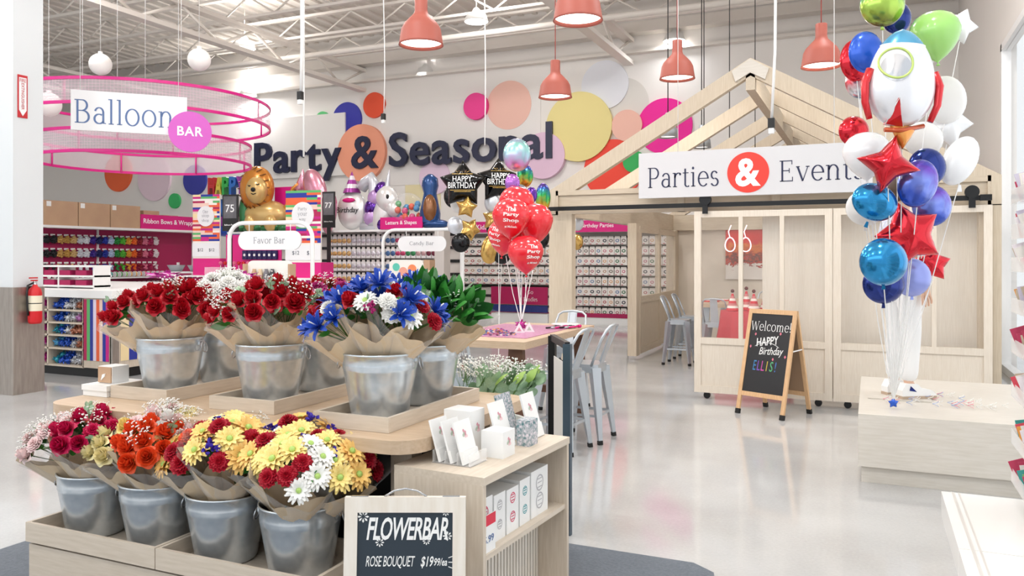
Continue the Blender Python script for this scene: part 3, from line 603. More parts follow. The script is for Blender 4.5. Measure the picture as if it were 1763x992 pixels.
def bouquet(bk, label, az, tilt, heads, n=15, leaves=8, breath=1, seed=0, sc=1.0, ln=1.0, dome=.15, cello=True, lmat=None, rl=0, hs=1.28, dx=0, dy=0, group='paper-wrapped bouquets'):
    rnd = random.Random(seed*13+5); p = V(BK[bk]); a = R(az)
    ca = math.atan2(-p.y, -p.x); fa = ca-a; fo = .045*cos(fa)-.012
    b = thing('flower_bouquet', label, 'bouquet', (p.x+dx-.03*cos(a)+fo*cos(ca), p.y+dy-.03*sin(a)+fo*sin(ca), p.z+.016), rot=(0, tilt, a), group=group); b.scale = (sc, sc, sc*ln)
    link('paper_wrap', WR[seed % 4], b, rot=(0, 0, fa))
    if cello: link('cellophane', CE[seed % 2], b, rot=(0, 0, fa))
    c = V((0, 0, .395)); GA = 2.39996
    for i in range(n):
        th = 1.17*math.sqrt((i+.4)/n); ph = i*GA+seed
        d = V((sin(th)*cos(ph), sin(th)*sin(ph), cos(th))); pos = c+V((d.x*dome*1.02, d.y*dome*1.02, d.z*dome*.85+.002+rnd.uniform(-.012, .012)))
        fx = d.x*cos(fa)+d.y*sin(fa)
        if fx > .2: pos.z -= .018*fx; pos.x += .012*fx*cos(fa); pos.y += .012*fx*sin(fa)
        kind, m1, m2, s = heads[i % len(heads)] if not callable(heads) else heads(i)
        o = link(kind, head(kind, m1, m2), b, pos, rot=UPZ.rotation_difference((d*.8+V((.3*cos(fa), .3*sin(fa), .3))).normalized()).to_euler(), sc=s*hs*rnd.uniform(.9, 1.1))
        o.rotation_euler.rotate_axis('Z', rnd.uniform(0, 6))
    for i in range(leaves):
        ph = (fa+rnd.uniform(-1.2, 1.2) if i % 3 else rnd.uniform(0, 6.28)); th = rnd.uniform(.7, 1.25); d = V((sin(th)*cos(ph), sin(th)*sin(ph), cos(th)))
        m = lmat or rnd.choice([LEAF, LEAFD, LEAF]); link('leaf', head('leaf', m), b, c+d*dome*.62+V((0, 0, -.02)), rot=UPZ.rotation_difference(d).to_euler(), sc=rnd.uniform(.032, .044))
    for i in range(rl):
        ph = rnd.uniform(0, 6.28); th = rnd.uniform(.3, 1.0); d = V((sin(th)*cos(ph), sin(th)*sin(ph), cos(th)))
        link('eucalyptus_sprig', head('round_leaf', EUCA), b, c+d*dome*.8, rot=UPZ.rotation_difference(d).to_euler(), sc=.03)
    for i in range(breath):
        ph = rnd.uniform(0, 6.28); th = rnd.uniform(.1, .8); d = V((sin(th)*cos(ph), sin(th)*sin(ph), cos(th)))
        o = link('babys_breath', head('babys_breath', FWHITE), b, c+d*dome*.85, rot=UPZ.rotation_difference(d).to_euler(), sc=rnd.uniform(.034, .042)); o['kind'] = 'stuff'
    return b
def rs(m, s=.034): return ('rose', m, None, s)
def cn(m, s=.034): return ('ruffled_carnation', m, None, s)
def dm(m, s=.044, c=None): return ('daisy_mum', m, c, s)
def st(m, s=.028): return ('statice', m, None, s)
def ly(m, s=.052): return ('spiky_lily', m, None, s)
REDS = [rs(FRED, .036), rs(FRED, .036), rs(FRED, .034)]
MIX = [dm(FYEL, .044), cn(FCARM, .03), dm(FGOLD, .05), st(FPURP, .026), dm(FYEL, .046), dm(FWHITE, .04), dm(FGOLD, .044), cn(FCARM, .032), dm(FYEL, .04), st(FPURP, .028)]
BLU = [ly(FBLUE, .055), cn(FWHITE, .03), ly(FBLUE, .05), rs(FRED, .03), ly(FBLUE, .055), dm(FWHITE, .04), st(FMAUVE, .024)]
# lower row
bouquet('B1', 'blush bouquet with white sprays leaning far left out of the leftmost front bucket', 200, .50, [cn(FBLUSH, .036), rs(FBLUSH), cn(FBLUSH, .034)], 15, 8, 4, 1, 1.0)
bouquet('B1', 'hot pink rose bouquet in front of the blush one in the leftmost front bucket', -60, .20, [rs(FPINK, .037), rs(FPINK, .034), cn(FPINK, .03)], 14, 9, 2, 2, 1.0, rl=2)
bouquet('B1', 'pink bouquet at the back of the leftmost front bucket, below the gift boxes', 120, .22, [rs(FPINK), cn(FBLUSH), rs(FORANGE, .03)], 13, 6, 3, 3, .98)
bouquet('B2', 'cream rose bouquet leaning left out of the second front bucket', 205, .42, [rs(FCREAM, .036), rs(FCREAM, .034), rs(FYEL, .032)], 14, 7, 1, 4, 1.0, rl=1)
bouquet('B2', 'bright orange rose bouquet at the front of the second front bucket', -55, .22, [rs(FORANGE, .035), rs(FORANGE, .037)], 17, 7, 1, 5, 1.0, rl=1)
bouquet('B2', 'blush and peach bouquet at the back of the second front bucket', 110, .18, [cn(FBLUSH, .038), rs(FBLUSH, .036), rs(FCREAM)], 15, 6, 5, 6, 1.04)
bouquet('B2', 'cream and white bouquet at the right back of the second front bucket', 35, .24, [rs(FCREAM), rs(FWHITE), cn(FBLUSH)], 13, 8, 4, 7, 1.02)
bouquet('B3', 'mixed bouquet of red and orange blooms leaning left in the third front bucket', 205, .36, [cn(FORANGE, .034), cn(FCARM, .036), dm(FGOLD), cn(FCARM, .034)], 14, 6, 0, 8, 1.0)
bouquet('B3', 'mixed yellow and red bouquet at the front of the third front bucket', -35, .20, MIX, 19, 8, 0, 9, 1.08)
bouquet('B3', 'pale yellow mum bouquet at the back of the third front bucket', 100, .16, [dm(FYEL, .046), dm(FGOLD, .048), dm(FCREAM, .044)], 16, 6, 1, 10, 1.05)
bouquet('B4', 'mixed mum and statice bouquet leaning left out of the bucket beside the sign', 200, .30, MIX[3:]+MIX[:3], 20, 9, 0, 11, 1.06)
bouquet('B4', 'yellow mum and white daisy bouquet in front, beside the chalkboard sign', -58, .28, [dm(FYEL, .05), dm(FWHITE, .042), dm(FYEL, .046), cn(FCARM, .032), st(FPURP, .026)], 18, 8, 0, 12, 1.02)
bouquet('B4', 'yellow and carmine bouquet leaning right behind the chalkboard sign', 20, .42, [dm(FYEL, .046), cn(FCARM, .036), dm(FGOLD, .05), dm(FYEL, .044)], 18, 9, 0, 13, 1.05)
bouquet('B4', 'gold mum and purple statice bouquet at the back of the bucket beside the sign', 110, .20, [dm(FGOLD, .05), st(FPURP, .03), dm(FYEL, .044), cn(FCARM, .032)], 16, 9, 0, 14, 1.1)
# upper rows
bouquet('U1', 'red rose bouquet leaning far left out of the upper left bucket', 202, .52, REDS, 12, 8, 1, 15, 1.02, rl=1)
bouquet('U1', 'red rose bouquet at the front of the upper left bucket', -62, .16, REDS, 14, 9, 1, 16, 1.0, rl=1)
bouquet('U1', 'red rose bouquet at the right of the upper left bucket, with white sprays', 25, .28, REDS, 13, 7, 5, 17, 1.02)
bouquet('V1', 'red rose bouquet standing behind in the rear left bucket', 150, .14, REDS, 13, 6, 3, 18, 1.04)
bouquet('V1', 'white bloom bouquet behind the red roses in the rear left bucket', 20, .12, [cn(FWHITE, .044), cn(FWHITE, .04)], 15, 3, 3, 19, 1.06)
bouquet('U2', 'red rose and white spray bouquet leaning left out of the upper middle bucket', 204, .40, REDS, 12, 6, 6, 20, 1.0)
bouquet('U2', 'red rose bouquet with grey-green leaves at the front of the upper middle bucket', -52, .14, REDS, 13, 10, 2, 21, 1.04, rl=3, lmat=EUCA)
bouquet('U2', 'red rose bouquet leaning right out of the upper middle bucket', 22, .30, REDS, 12, 6, 1, 22, 1.04, rl=2)
bouquet('V2', 'red and purple-pink bouquet in the rear middle bucket', 60, .14, [cn(FCARM), cn(FMAUVE, .04), rs(FRED), cn(FMAUVE)], 15, 6, 1, 23, 1.04)
bouquet('U3', 'blue, white and red bouquet leaning left out of the upper right bucket', 203, .46, BLU, 16, 5, 0, 24, 1.02)
bouquet('U3', 'blue lily bouquet with red rose at the front of the upper right bucket', -55, .12, BLU, 17, 6, 0, 25, 1.06)
bouquet('U3', 'red, white and blue bouquet leaning right in the upper right bucket', 15, .34, [cn(FWHITE, .034), ly(FBLUE), cn(FCARM, .03), dm(FWHITE)], 14, 5, 0, 26, 1.02)
bouquet('V3', 'blue lily bouquet at the left of the rear right bucket', 165, .16, [ly(FBLUE), ly(FBLUE, .06), cn(FWHITE), st(FMAUVE)], 16, 6, 0, 27, 1.06)
LV = [('leaf', LEAF, None, .05), ('leaf', LEAFD, None, .05), ('leaf', LEAF, None, .045)]
bouquet('V3', 'bunch of glossy green leaves at the front of the rear right bucket', -45, .10, LV, 50, 14, 0, 28, 1.04, group='green foliage bunches', dome=.10, lmat=LEAF)
bouquet('V3', 'bunch of green leaves leaning right out of the rear right bucket', 12, .40, LV, 46, 12, 1, 29, 1.04, rl=4, group='green foliage bunches', dome=.10, lmat=LEAF)
# ---- gift boxes at the far left of the table
g = thing('gift_box', 'small white box with kraft window front standing on a larger white box', 'box', (-3.58, 2.95, .955))
part('body', MB().box(-3.63, -3.53, 2.90, 3.0, .955, 1.04), WHITE, g); part('kraft_front', MB().m(CARD).box(-3.626, -3.534, 2.893, 2.90, .958, 1.037).m(FWHITE).prism([(-3.60, .97), (-3.575, .99), (-3.57, 1.005), (-3.59, 1.0)], 2.888, 2.893, 'xz'), None, g)
g = thing('gift_box', 'flat white gift box lying on the left end of the upper flower table', 'box', (-3.57, 2.93, .899))
part('body', MB().box(-3.655, -3.485, 2.83, 3.06, .899, .94), WHITE, g); part('lid', MB().box(-3.66, -3.48, 2.825, 3.065, .928, .9545), WHITE, g)
for i in range(3):
    g = thing('gable_box', f"small white gable box with kraft front, {['left', 'middle', 'right'][i]} one behind the gift boxes", 'box', (-3.60+i*.055, 3.4, .899), group='gable boxes with kraft fronts')
    MB().prism([(-.03, 0), (.03, 0), (.03, .08), (0, .125), (-.03, .08)], -.04, .04, 'xz').build('body', WHITE, g); MB().prism([(-.022, .01), (.022, .01), (.022, .075), (0, .105), (-.022, .075)], -.046, -.0405, 'xz').build('front_panel', CARD, g)
# ================================================================== chalkboard sign in front
c = c2w((694-881.5)/F*2.75, 2.75, 0)
s = thing('flower_sign', 'whitewashed framed chalkboard with white hand lettering beside the flower buckets', 'chalkboard sign', c, YAW, rot=(R(-5), 0, YAW))
hw, zt = .2115, .762; fw = .045
m = MB().m(PALEW)
m.box(-hw, hw, -.012, .012, zt-fw-.008, zt).box(-hw, hw, -.012, .012, .12, .12+fw).box(-hw, -hw+fw, -.0125, .0125, .0, zt-.002).box(hw-fw, hw, -.0125, .0125, .0, zt-.002); m.build('frame', None, s)
MB().box(-hw+fw-.004, hw-fw+.004, -.004, .006, .13, zt-fw).build('board', BOARDB, s)
MB().bar((-.18, .03, .7), (-.18, .26, .02), .03, .018).bar((.18, .03, .7), (.18, .26, .02), .03, .018).bar((-.18, .16, .3), (.18, .16, .3), .02, .02).build('rear_leg', PALEW, s)
MB().tube([(-.075, 0, zt), (-.06, 0, zt+.008), (-.04, 0, zt+.02), (0, 0, zt+.027), (.04, 0, zt+.02), (.06, 0, zt+.008), (.075, 0, zt)], .0035, 8).build('carry_handle', CHROME, s)
for x in (-.16, .16): MB().box(x-.03, x+.03, -.008, .008, zt, zt+.003).build('hinge', CHROME, s)
put_text('lettering', 'FLOWERBAR', CHALK, s, (.008, -.0055, .653), .285, .078, ext=.001, bold=.018, shear=.28, space=.92)
put_text('lettering', 'ROSE BOUQUET', CHALK, s, (-.05, -.0055, .539), .172, .042, ext=.001, shear=.28, space=.95)
put_text('lettering', '$19', CHALK, s, (.078, -.0055, .539), .045, .04, ext=.001, bold=.014, shear=.28); put_text('lettering', '99/ea', CHALK, s, (.125, -.0055, .54), .045, .026, ext=.001, bold=.012, shear=.28)
for x, z, r in ((-.147, .694, .021), (-.088, .606, .016), (.075, .611, .014), (.148, .628, .017), (.142, .709, .014)):
    m = MB()
    for k in range(8): a = pi*k/4; m.add([(.25*r*cos(a), 0, .25*r*sin(a)), (.75*r*cos(a+.25), 0, .75*r*sin(a+.25)), (r*cos(a), 0, r*sin(a)), (.75*r*cos(a-.25), 0, .75*r*sin(a-.25))], [(0, 1, 2, 3)])
    m.build('chalk_flower', CHALK, s, (x, -.0058, z))
m = MB()
for dz, a in ((.015, .35), (0, 0), (-.015, -.35)): m.add([(0, 0, dz-.0015), (.02, 0, dz+.02*a-.0015), (.02, 0, dz+.02*a+.0015), (0, 0, dz+.0015)], [(0, 1, 2, 3)])
m.build('chalk_dashes', CHALK, s, (.152, -.0058, .539))
# ================================================================== small shelf unit with cards
u = thing('shelf_unit', 'low pale oak shelf unit beside the chalkboard sign', 'shelf unit', (-1.45, 3.0, 0), R(-4)); u.rotation_euler = (0, 0, R(-4))
UW, UD, UH = .20, .38, .80
def ub(n, *b, m=OAK): return MB().box(*b).build(n, m, u)
ub('top', -UW, UW, -UD, UD, UH-.03, UH, m=OAKY); ub('side_panel', -UW, UW-.004, -UD, -UD+.022, 0, UH-.03); ub('side_panel', -UW, UW-.004, UD-.022, UD, 0, UH-.03); ub('back_panel', -UW, -UW+.012, -UD+.022, UD-.022, 0, UH-.03)
ub('shelf', -UW+.012, UW-.012, -UD+.022, UD-.022, .485, .505, m=OAKY); ub('shelf', -UW+.012, UW-.012, -UD+.022, UD-.022, .06, .08, m=OAKY)
m = MB()
for i in range(26): m.box(.05, .056, -UD+.04+i*.027, -UD+.058+i*.027, .08, .485)
m.build('slatted_front', PALEW, u)
UM = Matrix.Translation((-1.45, 3.0, 0)) @ Matrix.Rotation(R(-4), 4, 'Z')
FLW = [mat('printed_rose', 'd99aa6', .7), mat('printed_sage', 'b9c6b4', .7), mat('printed_blush', 'edccd0', .7)]
def print_flower(m, y, z, r, x, tilt=0):
    for k in range(7): a = k*2.4; rr = r*(.2+.1*k); m.m(FLW[k % 3]).add([(x, y+rr*cos(a)+.35*r*cos(t*pi/3), z+rr*sin(a)+.35*r*sin(t*pi/3)) for t in range(6)], [tuple(range(6))])
TEAL = mat('teal_floral_print', '2f6f74', .6, noise='e9dfe6', bscale=90)
def ubox(name, label, cat, x0, x1, y0, y1, z, h, mt, flower=True, grp=None, name2='body'):
    g = thing(name, label, cat, UM @ V(((x0+x1)/2, (y0+y1)/2, z)), R(-4), group=grp); hx, hy = (x1-x0)/2, (y1-y0)/2
    MB().box(-hx, hx, -hy, hy, 0, h).build(name2, mt, g)
    if flower: m = MB(); print_flower(m, 0, h*.55, min(hy, h)*.4, hx+.0006); m.build('printed_flowers', None, g)
    return g
def leaning(name, label, x, y, w, h, lean, z, mt=WHITE, grp=None, fl=1):
    g = thing(name, label, 'greeting card', UM @ V((x, y, z)), rot=(0, R(-lean), R(-4)), group=grp)
    MB().box(-.008, .0, -w/2, w/2, 0, h).build('sheet', mt, g)
    if fl: m = MB(); print_flower(m, 0, h*.66, w*.17, .0006); m.build('printed_flowers', None, g); MB().box(.0003, .006, -w/2, w/2, .0, h*.3).build('pocket', WHITE, g)
h = thing('card_holder', 'clear acrylic holder with three slots on the shelf unit', 'card holder', UM @ V((0, -.22, UH)), R(-4))
for x in (-.085, -.03, .025, .08): MB().box(x-.0015, x+.0015, -.065, .065, .004, .05).build('divider', ACRYL, h)
MB().box(-.09, .085, -.065, .065, 0, .004).build('base', ACRYL, h)
for i, x in enumerate((-.056, -.002, .052)): leaning('invitation_card', f"white card with pink flowers, {['left', 'middle', 'right'][i]} of three in the clear holder", x, -.22, .115, .165, 17, UH+.005, grp='invitation cards in the clear holder')
ubox('stationery_box', 'tall white card box behind the acrylic holder on the shelf unit', 'box', -.16, -.03, -.09, .02, UH, .17, WHITE); ubox('stationery_box', 'small white card box in front of the tall one on the shelf unit', 'box', .03, .13, -.11, -.01, UH, .105, WHITE)
leaning('invitation_card', 'white card with flowers between the white boxes and the teal box', .06, .06, .125, .2, 17, UH+.001)
leaning('invitation_card', 'teal floral card leaning at the back of the shelf unit', .02, .185, .13, .21, 15, UH+.001, TEAL, fl=0); ubox('stationery_box', 'small teal floral box near the far end of the shelf unit', 'box', .07, .13, .12, .2, UH, .11, TEAL, False)
leaning('invitation_card', 'white card standing at the far end of the shelf unit', .08, .3, .12, .2, 16, UH+.001)
y = -.345
DES = [mat('print_pink', 'd7476a', .6), mat('print_teal', '52a3ac', .6), mat('print_grey', 'b8b6ba', .6)]
for i, (w, hh, d) in enumerate(((.115, .19, 0), (.09, .18, 2), (.1, .175, 0), (.09, .185, 1), (.16, .195, 2))):
    g = ubox('stationery_box', ['white box nearest the corner on the middle shelf, with grey crest', 'slim white box second on the middle shelf', 'white box with pink motifs on the middle shelf', 'white box with two teal crests on the middle shelf', 'widest white box at the far end of the middle shelf'][i], 'box', -.14, .15, y, y+w, .505, hh, WHITE, False)
    m = MB()
    for zz in (.06, .135):
        for k in range(20): a = 2*pi*k/20; a2 = a+2*pi/20; r = w*.22; m.add([(.1458, r*cos(a), zz+r*sin(a)), (.1458, r*cos(a2), zz+r*sin(a2)), (.1458, r*.82*cos(a2), zz+r*.82*sin(a2)), (.1458, r*.82*cos(a), zz+r*.82*sin(a))], [(0, 1, 2, 3)])
        for q in (-.3, .0, .25): m.add([(.1458, -w*.13, zz+q*w*.4), (.1458, w*.13, zz+q*w*.4), (.1458, w*.13, zz+q*w*.4+.004), (.1458, -w*.13, zz+q*w*.4+.004)], [(0, 1, 2, 3)])
    m.build('print', DES[d], g); y += w+.012
g = thing('price_card', 'white price card with red strip in front of the boxes on the middle shelf', 'price card', UM @ V((.178, -.31, .5055)), R(-4))
MB().box(-.002, .002, -.05, .05, 0, .14).build('card', WHITE, g); MB().box(.002, .003, -.05, .05, .1, .14).build('strip', mat('price_red', 'd8324a', .6), g); put_text('lettering', '5.99', GREYBLUE, g, (.0035, 0, .05), .07, .026, rot=(pi/2, 0, pi/2), ext=.0005)
# artificial plant behind the shelf unit
pt = thing('potted_plant', 'artificial plant with white flower sprays on the floor behind the shelf unit', 'plant', (-1.89, 3.97, .0)); pt.scale = (1.2, 1.2, 1.19)
MB().lathe([(.0, 0), (.12, 0), (.15, .45), (.15, .6), (.13, .6), (.1, .1)], 24).build('pot', WHITE, pt)
for i in range(9): a = i*.8; link('eucalyptus_sprig', head('round_leaf', EUCA), pt, (.12*cos(a), .12*sin(a), .66), rot=(.5*sin(a), .55*cos(a), a), sc=.075)
for i in range(10):
    a = i*2.4; r = .05+.015*i; o = link('babys_breath', head('babys_breath', FWHITE), pt, (r*cos(a), r*sin(a), .80), rot=(.2*sin(a), .2*cos(a), a), sc=.045); o['kind'] = 'stuff'
for i in range(4): a = 5.2+.5*i; link('lime_leaf', head('leaf', LIME), pt, (.17*cos(a), .17*sin(a), .78), rot=(.6*sin(a), .6*cos(a), a), sc=.042)
# ================================================================== lamps of the hall
def highbay(p, label, power=46, up=88):
    r = thing('high_bay_lamp', label, 'ceiling lamp', p, group='white high-bay lamps under the roof')
    MB().lathe([(.03, .30), (.06, .28), (.1, .2), (.2, .16), (.26, .02), (.265, 0), (.25, .005), (.19, .14), (.02, .16)], 24).build('housing', WHITE, r)
    MB().lathe([(.0, .0), (.24, .0), (.24, .02), (0, .02)], 24).build('diffuser', LAMPW, r)
    MB().tube([(0, 0, .29), (0, 0, ZC-.1-p[2])], .006, 5).build('hanger', STEELP, r)
    l = bpy.data.lights.new('lamp_light', 'AREA'); l.shape = 'DISK'; l.size = .5; l.energy = power; l.color = (.98, .99, 1)
    o = bpy.data.objects.new('lamp_light', l); o.parent = r; o.location = (0, 0, -.02); COL.objects.link(o)
    l = bpy.data.lights.new('added_ceiling_uplight', 'POINT'); l.shadow_soft_size = .1; l.energy = up; l.color = (1, .975, .94)
    o = bpy.data.objects.new('added_ceiling_uplight', l); o.parent = r; o.location = (.12, 0, .42); COL.objects.link(o)  # added point light above the housing, put in to brighten the ceiling
highbay(D(820, 38, 17), 'white high-bay lamp between the two nearest coral pendants'); highbay(D(421, 84, 19), 'white high-bay lamp over the back of the pink ring'); highbay(D(733, 128, 22), 'white high-bay lamp near the back wall above the orange red disc')
highbay(D(427, 165, 24), 'white high-bay lamp just right of the ring top, small and far'); highbay(D(1161, 71, 19), 'white high-bay lamp above the right middle coral pendant')
for x in (-13, -8.5, -4, 0):
    for y in (0, 4.5, 9.5): highbay((x, y, 6.5), 'added white high-bay lamp out of view over the front of the shop')  # unseen lamps added outside the view to light ceiling and hall
def pendant(p, label, s=1.0):
    r = thing('coral_pendant', label, 'pendant lamp', p, group='coral pendant lamps')
    pr = [(.058, .47), (.062, .465), (.062, .33), (.07, .30), (.11, .26), (.165, .2), (.19, .15), (.21, .02), (.216, 0), (.206, .0), (.2, .03), (.18, .15), (.1, .24), (.02, .27)]
    MB().lathe(pr, 32).build('shade', CORAL, r); MB().lathe([(0, .03), (.198, .03)], 28).build('diffuser', mat('pendant_glow', 'fff6ec', .5, emit=2.6), r); MB().tube([(0, 0, .46), (0, 0, ZC-p[2])], .006, 5).build('cord', mat('coral_cord', 'b5524a', .6), r)
    l = bpy.data.lights.new('lamp_light', 'AREA'); l.shape = 'DISK'; l.size = .36; l.energy = 14; l.color = (1, .95, .88)
    o = bpy.data.objects.new('lamp_light', l); o.parent = r; o.location = (0, 0, .0); COL.objects.link(o)
pendant(D(725, 78, 7.7), 'coral pendant lamp at the left, above the dark wall lettering'); pendant(D(995, 36, 6.9), 'coral pendant lamp nearest, cut by the top of the picture'); pendant(D(956, 168, 10.2), 'coral pendant lamp hanging lowest, in front of the yellow disc')
pendant(D(1166, 136, 9.8), 'coral pendant lamp left of the house gable'); pendant(D(1414, 115, 8.8), 'coral pendant lamp right of the house gable')
for px, py, Y, lb in ((1150, 237, 13.6, 'silver bell pendant inside the house in front of the magenta disc'), (1208, 255, 14.6, 'silver bell pendant half behind the second rafter')):
    p = D(px, py, Y); r = thing('silver_pendant', lb, 'pendant lamp', p, group='silver pendant lamps'); MB().lathe([(.04, .42), (.05, .36), (.05, .28), (.11, .24), (.16, .14), (.17, .0), (.16, .0), (.14, .13), (.03, .22)], 24).build('shade', SILV, r)
    MB().lathe([(0, .03), (.158, .03)], 20).build('diffuser', mat('pendant_glow', 'fff6ec'), r); MB().tube([(0, 0, .41), (0, 0, ZC-p.z)], .009, 5).build('cord', BLK, r)
for px, py, Y, lb in ((173, 111, 14.5, 'white paper globe hanging over the left of the pink ring'), (343, 103, 14.0, 'white paper globe hanging over the right of the pink ring'), (84, 180, 13.0, 'white paper globe seen inside the pink ring, beside the column')):
    p = D(px, py, Y); r = thing('paper_globe', lb, 'globe lantern', p, group='white paper globes'); MB().ball((0, 0, 0), .195, nu=24, nv=14).lathe([(.04, .19), (.04, .23)], 12).build('globe', GLOBE, r); MB().tube([(0, 0, .2), (0, 0, ZC-p.z)], .005, 4).build('cord', WHITE, r)
# hanging cords and wires
def cord(px, py0, Y, label, r=.008, sway=.0, plug=True, mt=WHITE, wt=None):
    p = D(px, py0, Y); g = thing('power_cable', label, 'cord', p, group='hanging cords'); n = 8; h = ZC-p.z
    MB().tube([(sway*sin(i*.8)*(1-i/n), sway*.5*cos(i*.9)*(1-i/n)-sway*.5*(i == n), h*i/n) for i in range(n+1)], r, 6).build('cable', mt, g)
    if plug: MB().m(BLK).rbox(-.03, .03, -.03, .03, -.09, .0, .01).m(WHITE).rbox(-.025, .025, -.025, .025, -.14, -.09, .01).build('connector', None, g)
cord(517, 158, 9.0, 'white power cord with dark connector hanging left of the wall lettering', .02, .03); cord(1328, 204, 7.4, 'white power cord with dark connector in front of the house rafters', .013, .05)
cord(523, 270, 9.2, 'thin white pole cord above the striped price header', .012, 0, False); cord(660, 196, 12, 'thin white cord left of the high-bay lamp', .008, .03, True); cord(834, 250, 11, 'thin white cord in front of the small letters', .009, .02, False)
for i, (px, py) in enumerate(((142, 133), (202, 134), (250, 138), (312, 150))): tag(MB().tube([D(px, py, 12.2), D(px, py, 12.2)+V((0, 0, 2.9))], .005, 4).build('hanging_wire', WHITE), f"white wire carrying the pink ring, {['leftmost', 'second from left', 'third from left', 'rightmost'][i]} of four", 'wire', 'wires of the pink ring')
for i, px in enumerate((1212, 1256, 1300)): p = D(px, 330, 12+i*.6); tag(MB().tube([(p.x, p.y, 2.6), (p.x, p.y, ZC)], .007, 4).build('hanging_wire', BLK), f"thin dark wire through the house rafters, {['left', 'middle', 'right'][i]} of three", 'wire', 'dark wires at the house')
# ================================================================== pink ring and its sign over the counter
RC = c2w(-6.05, 13.2, 0)
MESHG = clear('perforated_band', 'efe2e8', .42, .6, False); WIREM = mat('grid_wire', 'e6c3d3', .5)
def ring(R0, z1, z0, label):
    r = thing('pink_ring', label, 'ring', (RC.x, RC.y, z0), group='pink rings over the counter'); n = 96; h = z1-z0
    for nm, z in (('top_hoop', h), ('bottom_hoop', 0)):
        m = MB(); pr = [(R0-.012, z-.022), (R0+.012, z-.022), (R0+.012, z+.022), (R0-.012, z+.022), (R0-.012, z-.022)]; m.lathe(pr, n, smooth=False).build(nm, ROSEP, r)
    MB().lathe([(R0, .02), (R0, h-.02)], n).build('perforated_band', MESHG, r)
    m = MB(); N = 260
    for i in range(N): a = 2*pi*i/N; b = a+.003/R0; m.add([(R0*1.003*cos(a), R0*1.003*sin(a), .02), (R0*1.003*cos(b), R0*1.003*sin(b), .02), (R0*1.003*cos(b), R0*1.003*sin(b), h-.02), (R0*1.003*cos(a), R0*1.003*sin(a), h-.02)], [(0, 1, 2, 3)])
    for k in range(1, 8): z = h*k/8; m.lathe([(R0*1.003, z), (R0*1.003, z+.004)], n)
    m.build('grid_wires', WIREM, r)
    for i in range(8): a = 2*pi*i/8+.3; m = MB().tube([((R0-.02)*cos(a), (R0-.02)*sin(a), 0), ((R0-.02)*cos(a), (R0-.02)*sin(a), h)], .014, 6); m.build('strut', ROSEP, r)
ring(1.98, 4.12, 3.78, 'upper and wider pink hoop with mesh band over the balloon counter'); ring(1.67, 3.47, 3.14, 'lower and smaller pink hoop with mesh band over the balloon counter')
a, b = D(122, 189, 10.55), D(322, 201, 11.1); ctr = (a+b)/2; ang = math.atan2(b.y-a.y, b.x-a.x); wd = (b-a).length
s = thing('counter_sign', 'white board sign with blue serif word and pink disc hung on the pink ring', 'sign', (ctr.x, ctr.y, ctr.z), ang)
MB().box(-wd/2, wd/2, -.02, .02, -.265, .265).build('board', SIGNW, s); MB().disc(wd/2+.04, -.21, .28, -.05, -.021, 48).build('disc', mat('orchid_disc', 'd25fc2', .5), s)
for x_ in (-.6, .6): MB().tube([(x_, 0, .26), (x_, 0, ZC-ctr.z)], .004, 5).build('hanger', WHITE, s)
put_serif('lettering', 'Balloon', GREYBLUE, s, (-.07, -.023, -.005), 1.19, .345); put_text('disc_lettering', 'BAR', mat('letter_white', 'ffffff'), s, (wd/2+.04, -.053, -.205), .33, .13, ext=.002, bold=.02, space=1.1)
# ================================================================== balloon counter
X0, X1, Y0, Y1 = -13.0, -9.03, 7.42, 10.4
g = thing('balloon_counter', 'white-topped service counter with striped doors and cubbies beside the column', 'counter', ((X0+X1)/2, (Y0+Y1)/2, 0))
part('worktop', MB().box(X0-.03, X1+.03, Y0-.03, Y1+.03, 1.06, 1.16), WHITE, g); part('toe_kick', MB().box(X0+.06, X1-.06, Y0+.06, Y1-.06, 0, .13), BLK, g)
xa, xb, xc = P(82, 560, Y0).x, P(143, 560, Y0).x, X1
part('carcass', MB().m(WHITE).box(X0, X1-.02, Y0+.32, Y1, .13, 1.06), None, g)
m = MB().m(OAK)
for x in (X0, xa-.52, xa, xb): m.box(x-.012, x+.012, Y0, Y0+.32, .13, 1.06)
zs = [.13, .36, .54, .71, .88, 1.06]
for z in zs[:-1]: m.box(X0, xb, Y0, Y0+.32, z-.01, z+.012)
part('cubby_frame', m, None, g)
STC = {'g': '5fb46a', 'n': '24349a', 'l': 'e3d9ec', 'o': 'e8643a', 'c': 'f3dcab', 'm': 'c81b83', 'k': 'f0cdbf', 'w': 'f5efe8', 'r': 'b11a55'}
SM = {k: mat('stripe_'+k, v, .55) for k, v in STC.items()}
def stripes(seq, p0, p1, z0, z1, name, n, seed):
    rnd = random.Random(seed); m = MB(); k = len(seq); d = (p1-p0)
    for i, ch in enumerate(seq):
        a, b = p0+d*i/k, p0+d*(i+1)/k; zc = z0+(z1-z0)*rnd.choice([0, 0, .35, .6]) if rnd.random() < .4 else z0
        for q, za, zb in ((rnd.choice('lwck'), z0, zc), (ch, zc, z1)):
            if zb-za > .01: o = V(n)*.006; m.m(SM[q]).add([(a.x+o.x, a.y+o.y, za), (b.x+o.x, b.y+o.y, za), (b.x+o.x, b.y+o.y, zb), (a.x+o.x, a.y+o.y, zb)], [(0, 1, 2, 3)])
    part(name, m, None, g)
part('door', MB().box(xb, X1-.03, Y0, Y0+.3, .13, 1.06), OAK, g); part('door', MB().box(X1-.02, X1, Y0+.1, Y1, .13, 1.06), OAK, g); part('corner_post', MB().box(X1-.05, X1, Y0, Y0+.1, .13, 1.06), STAIN, g)
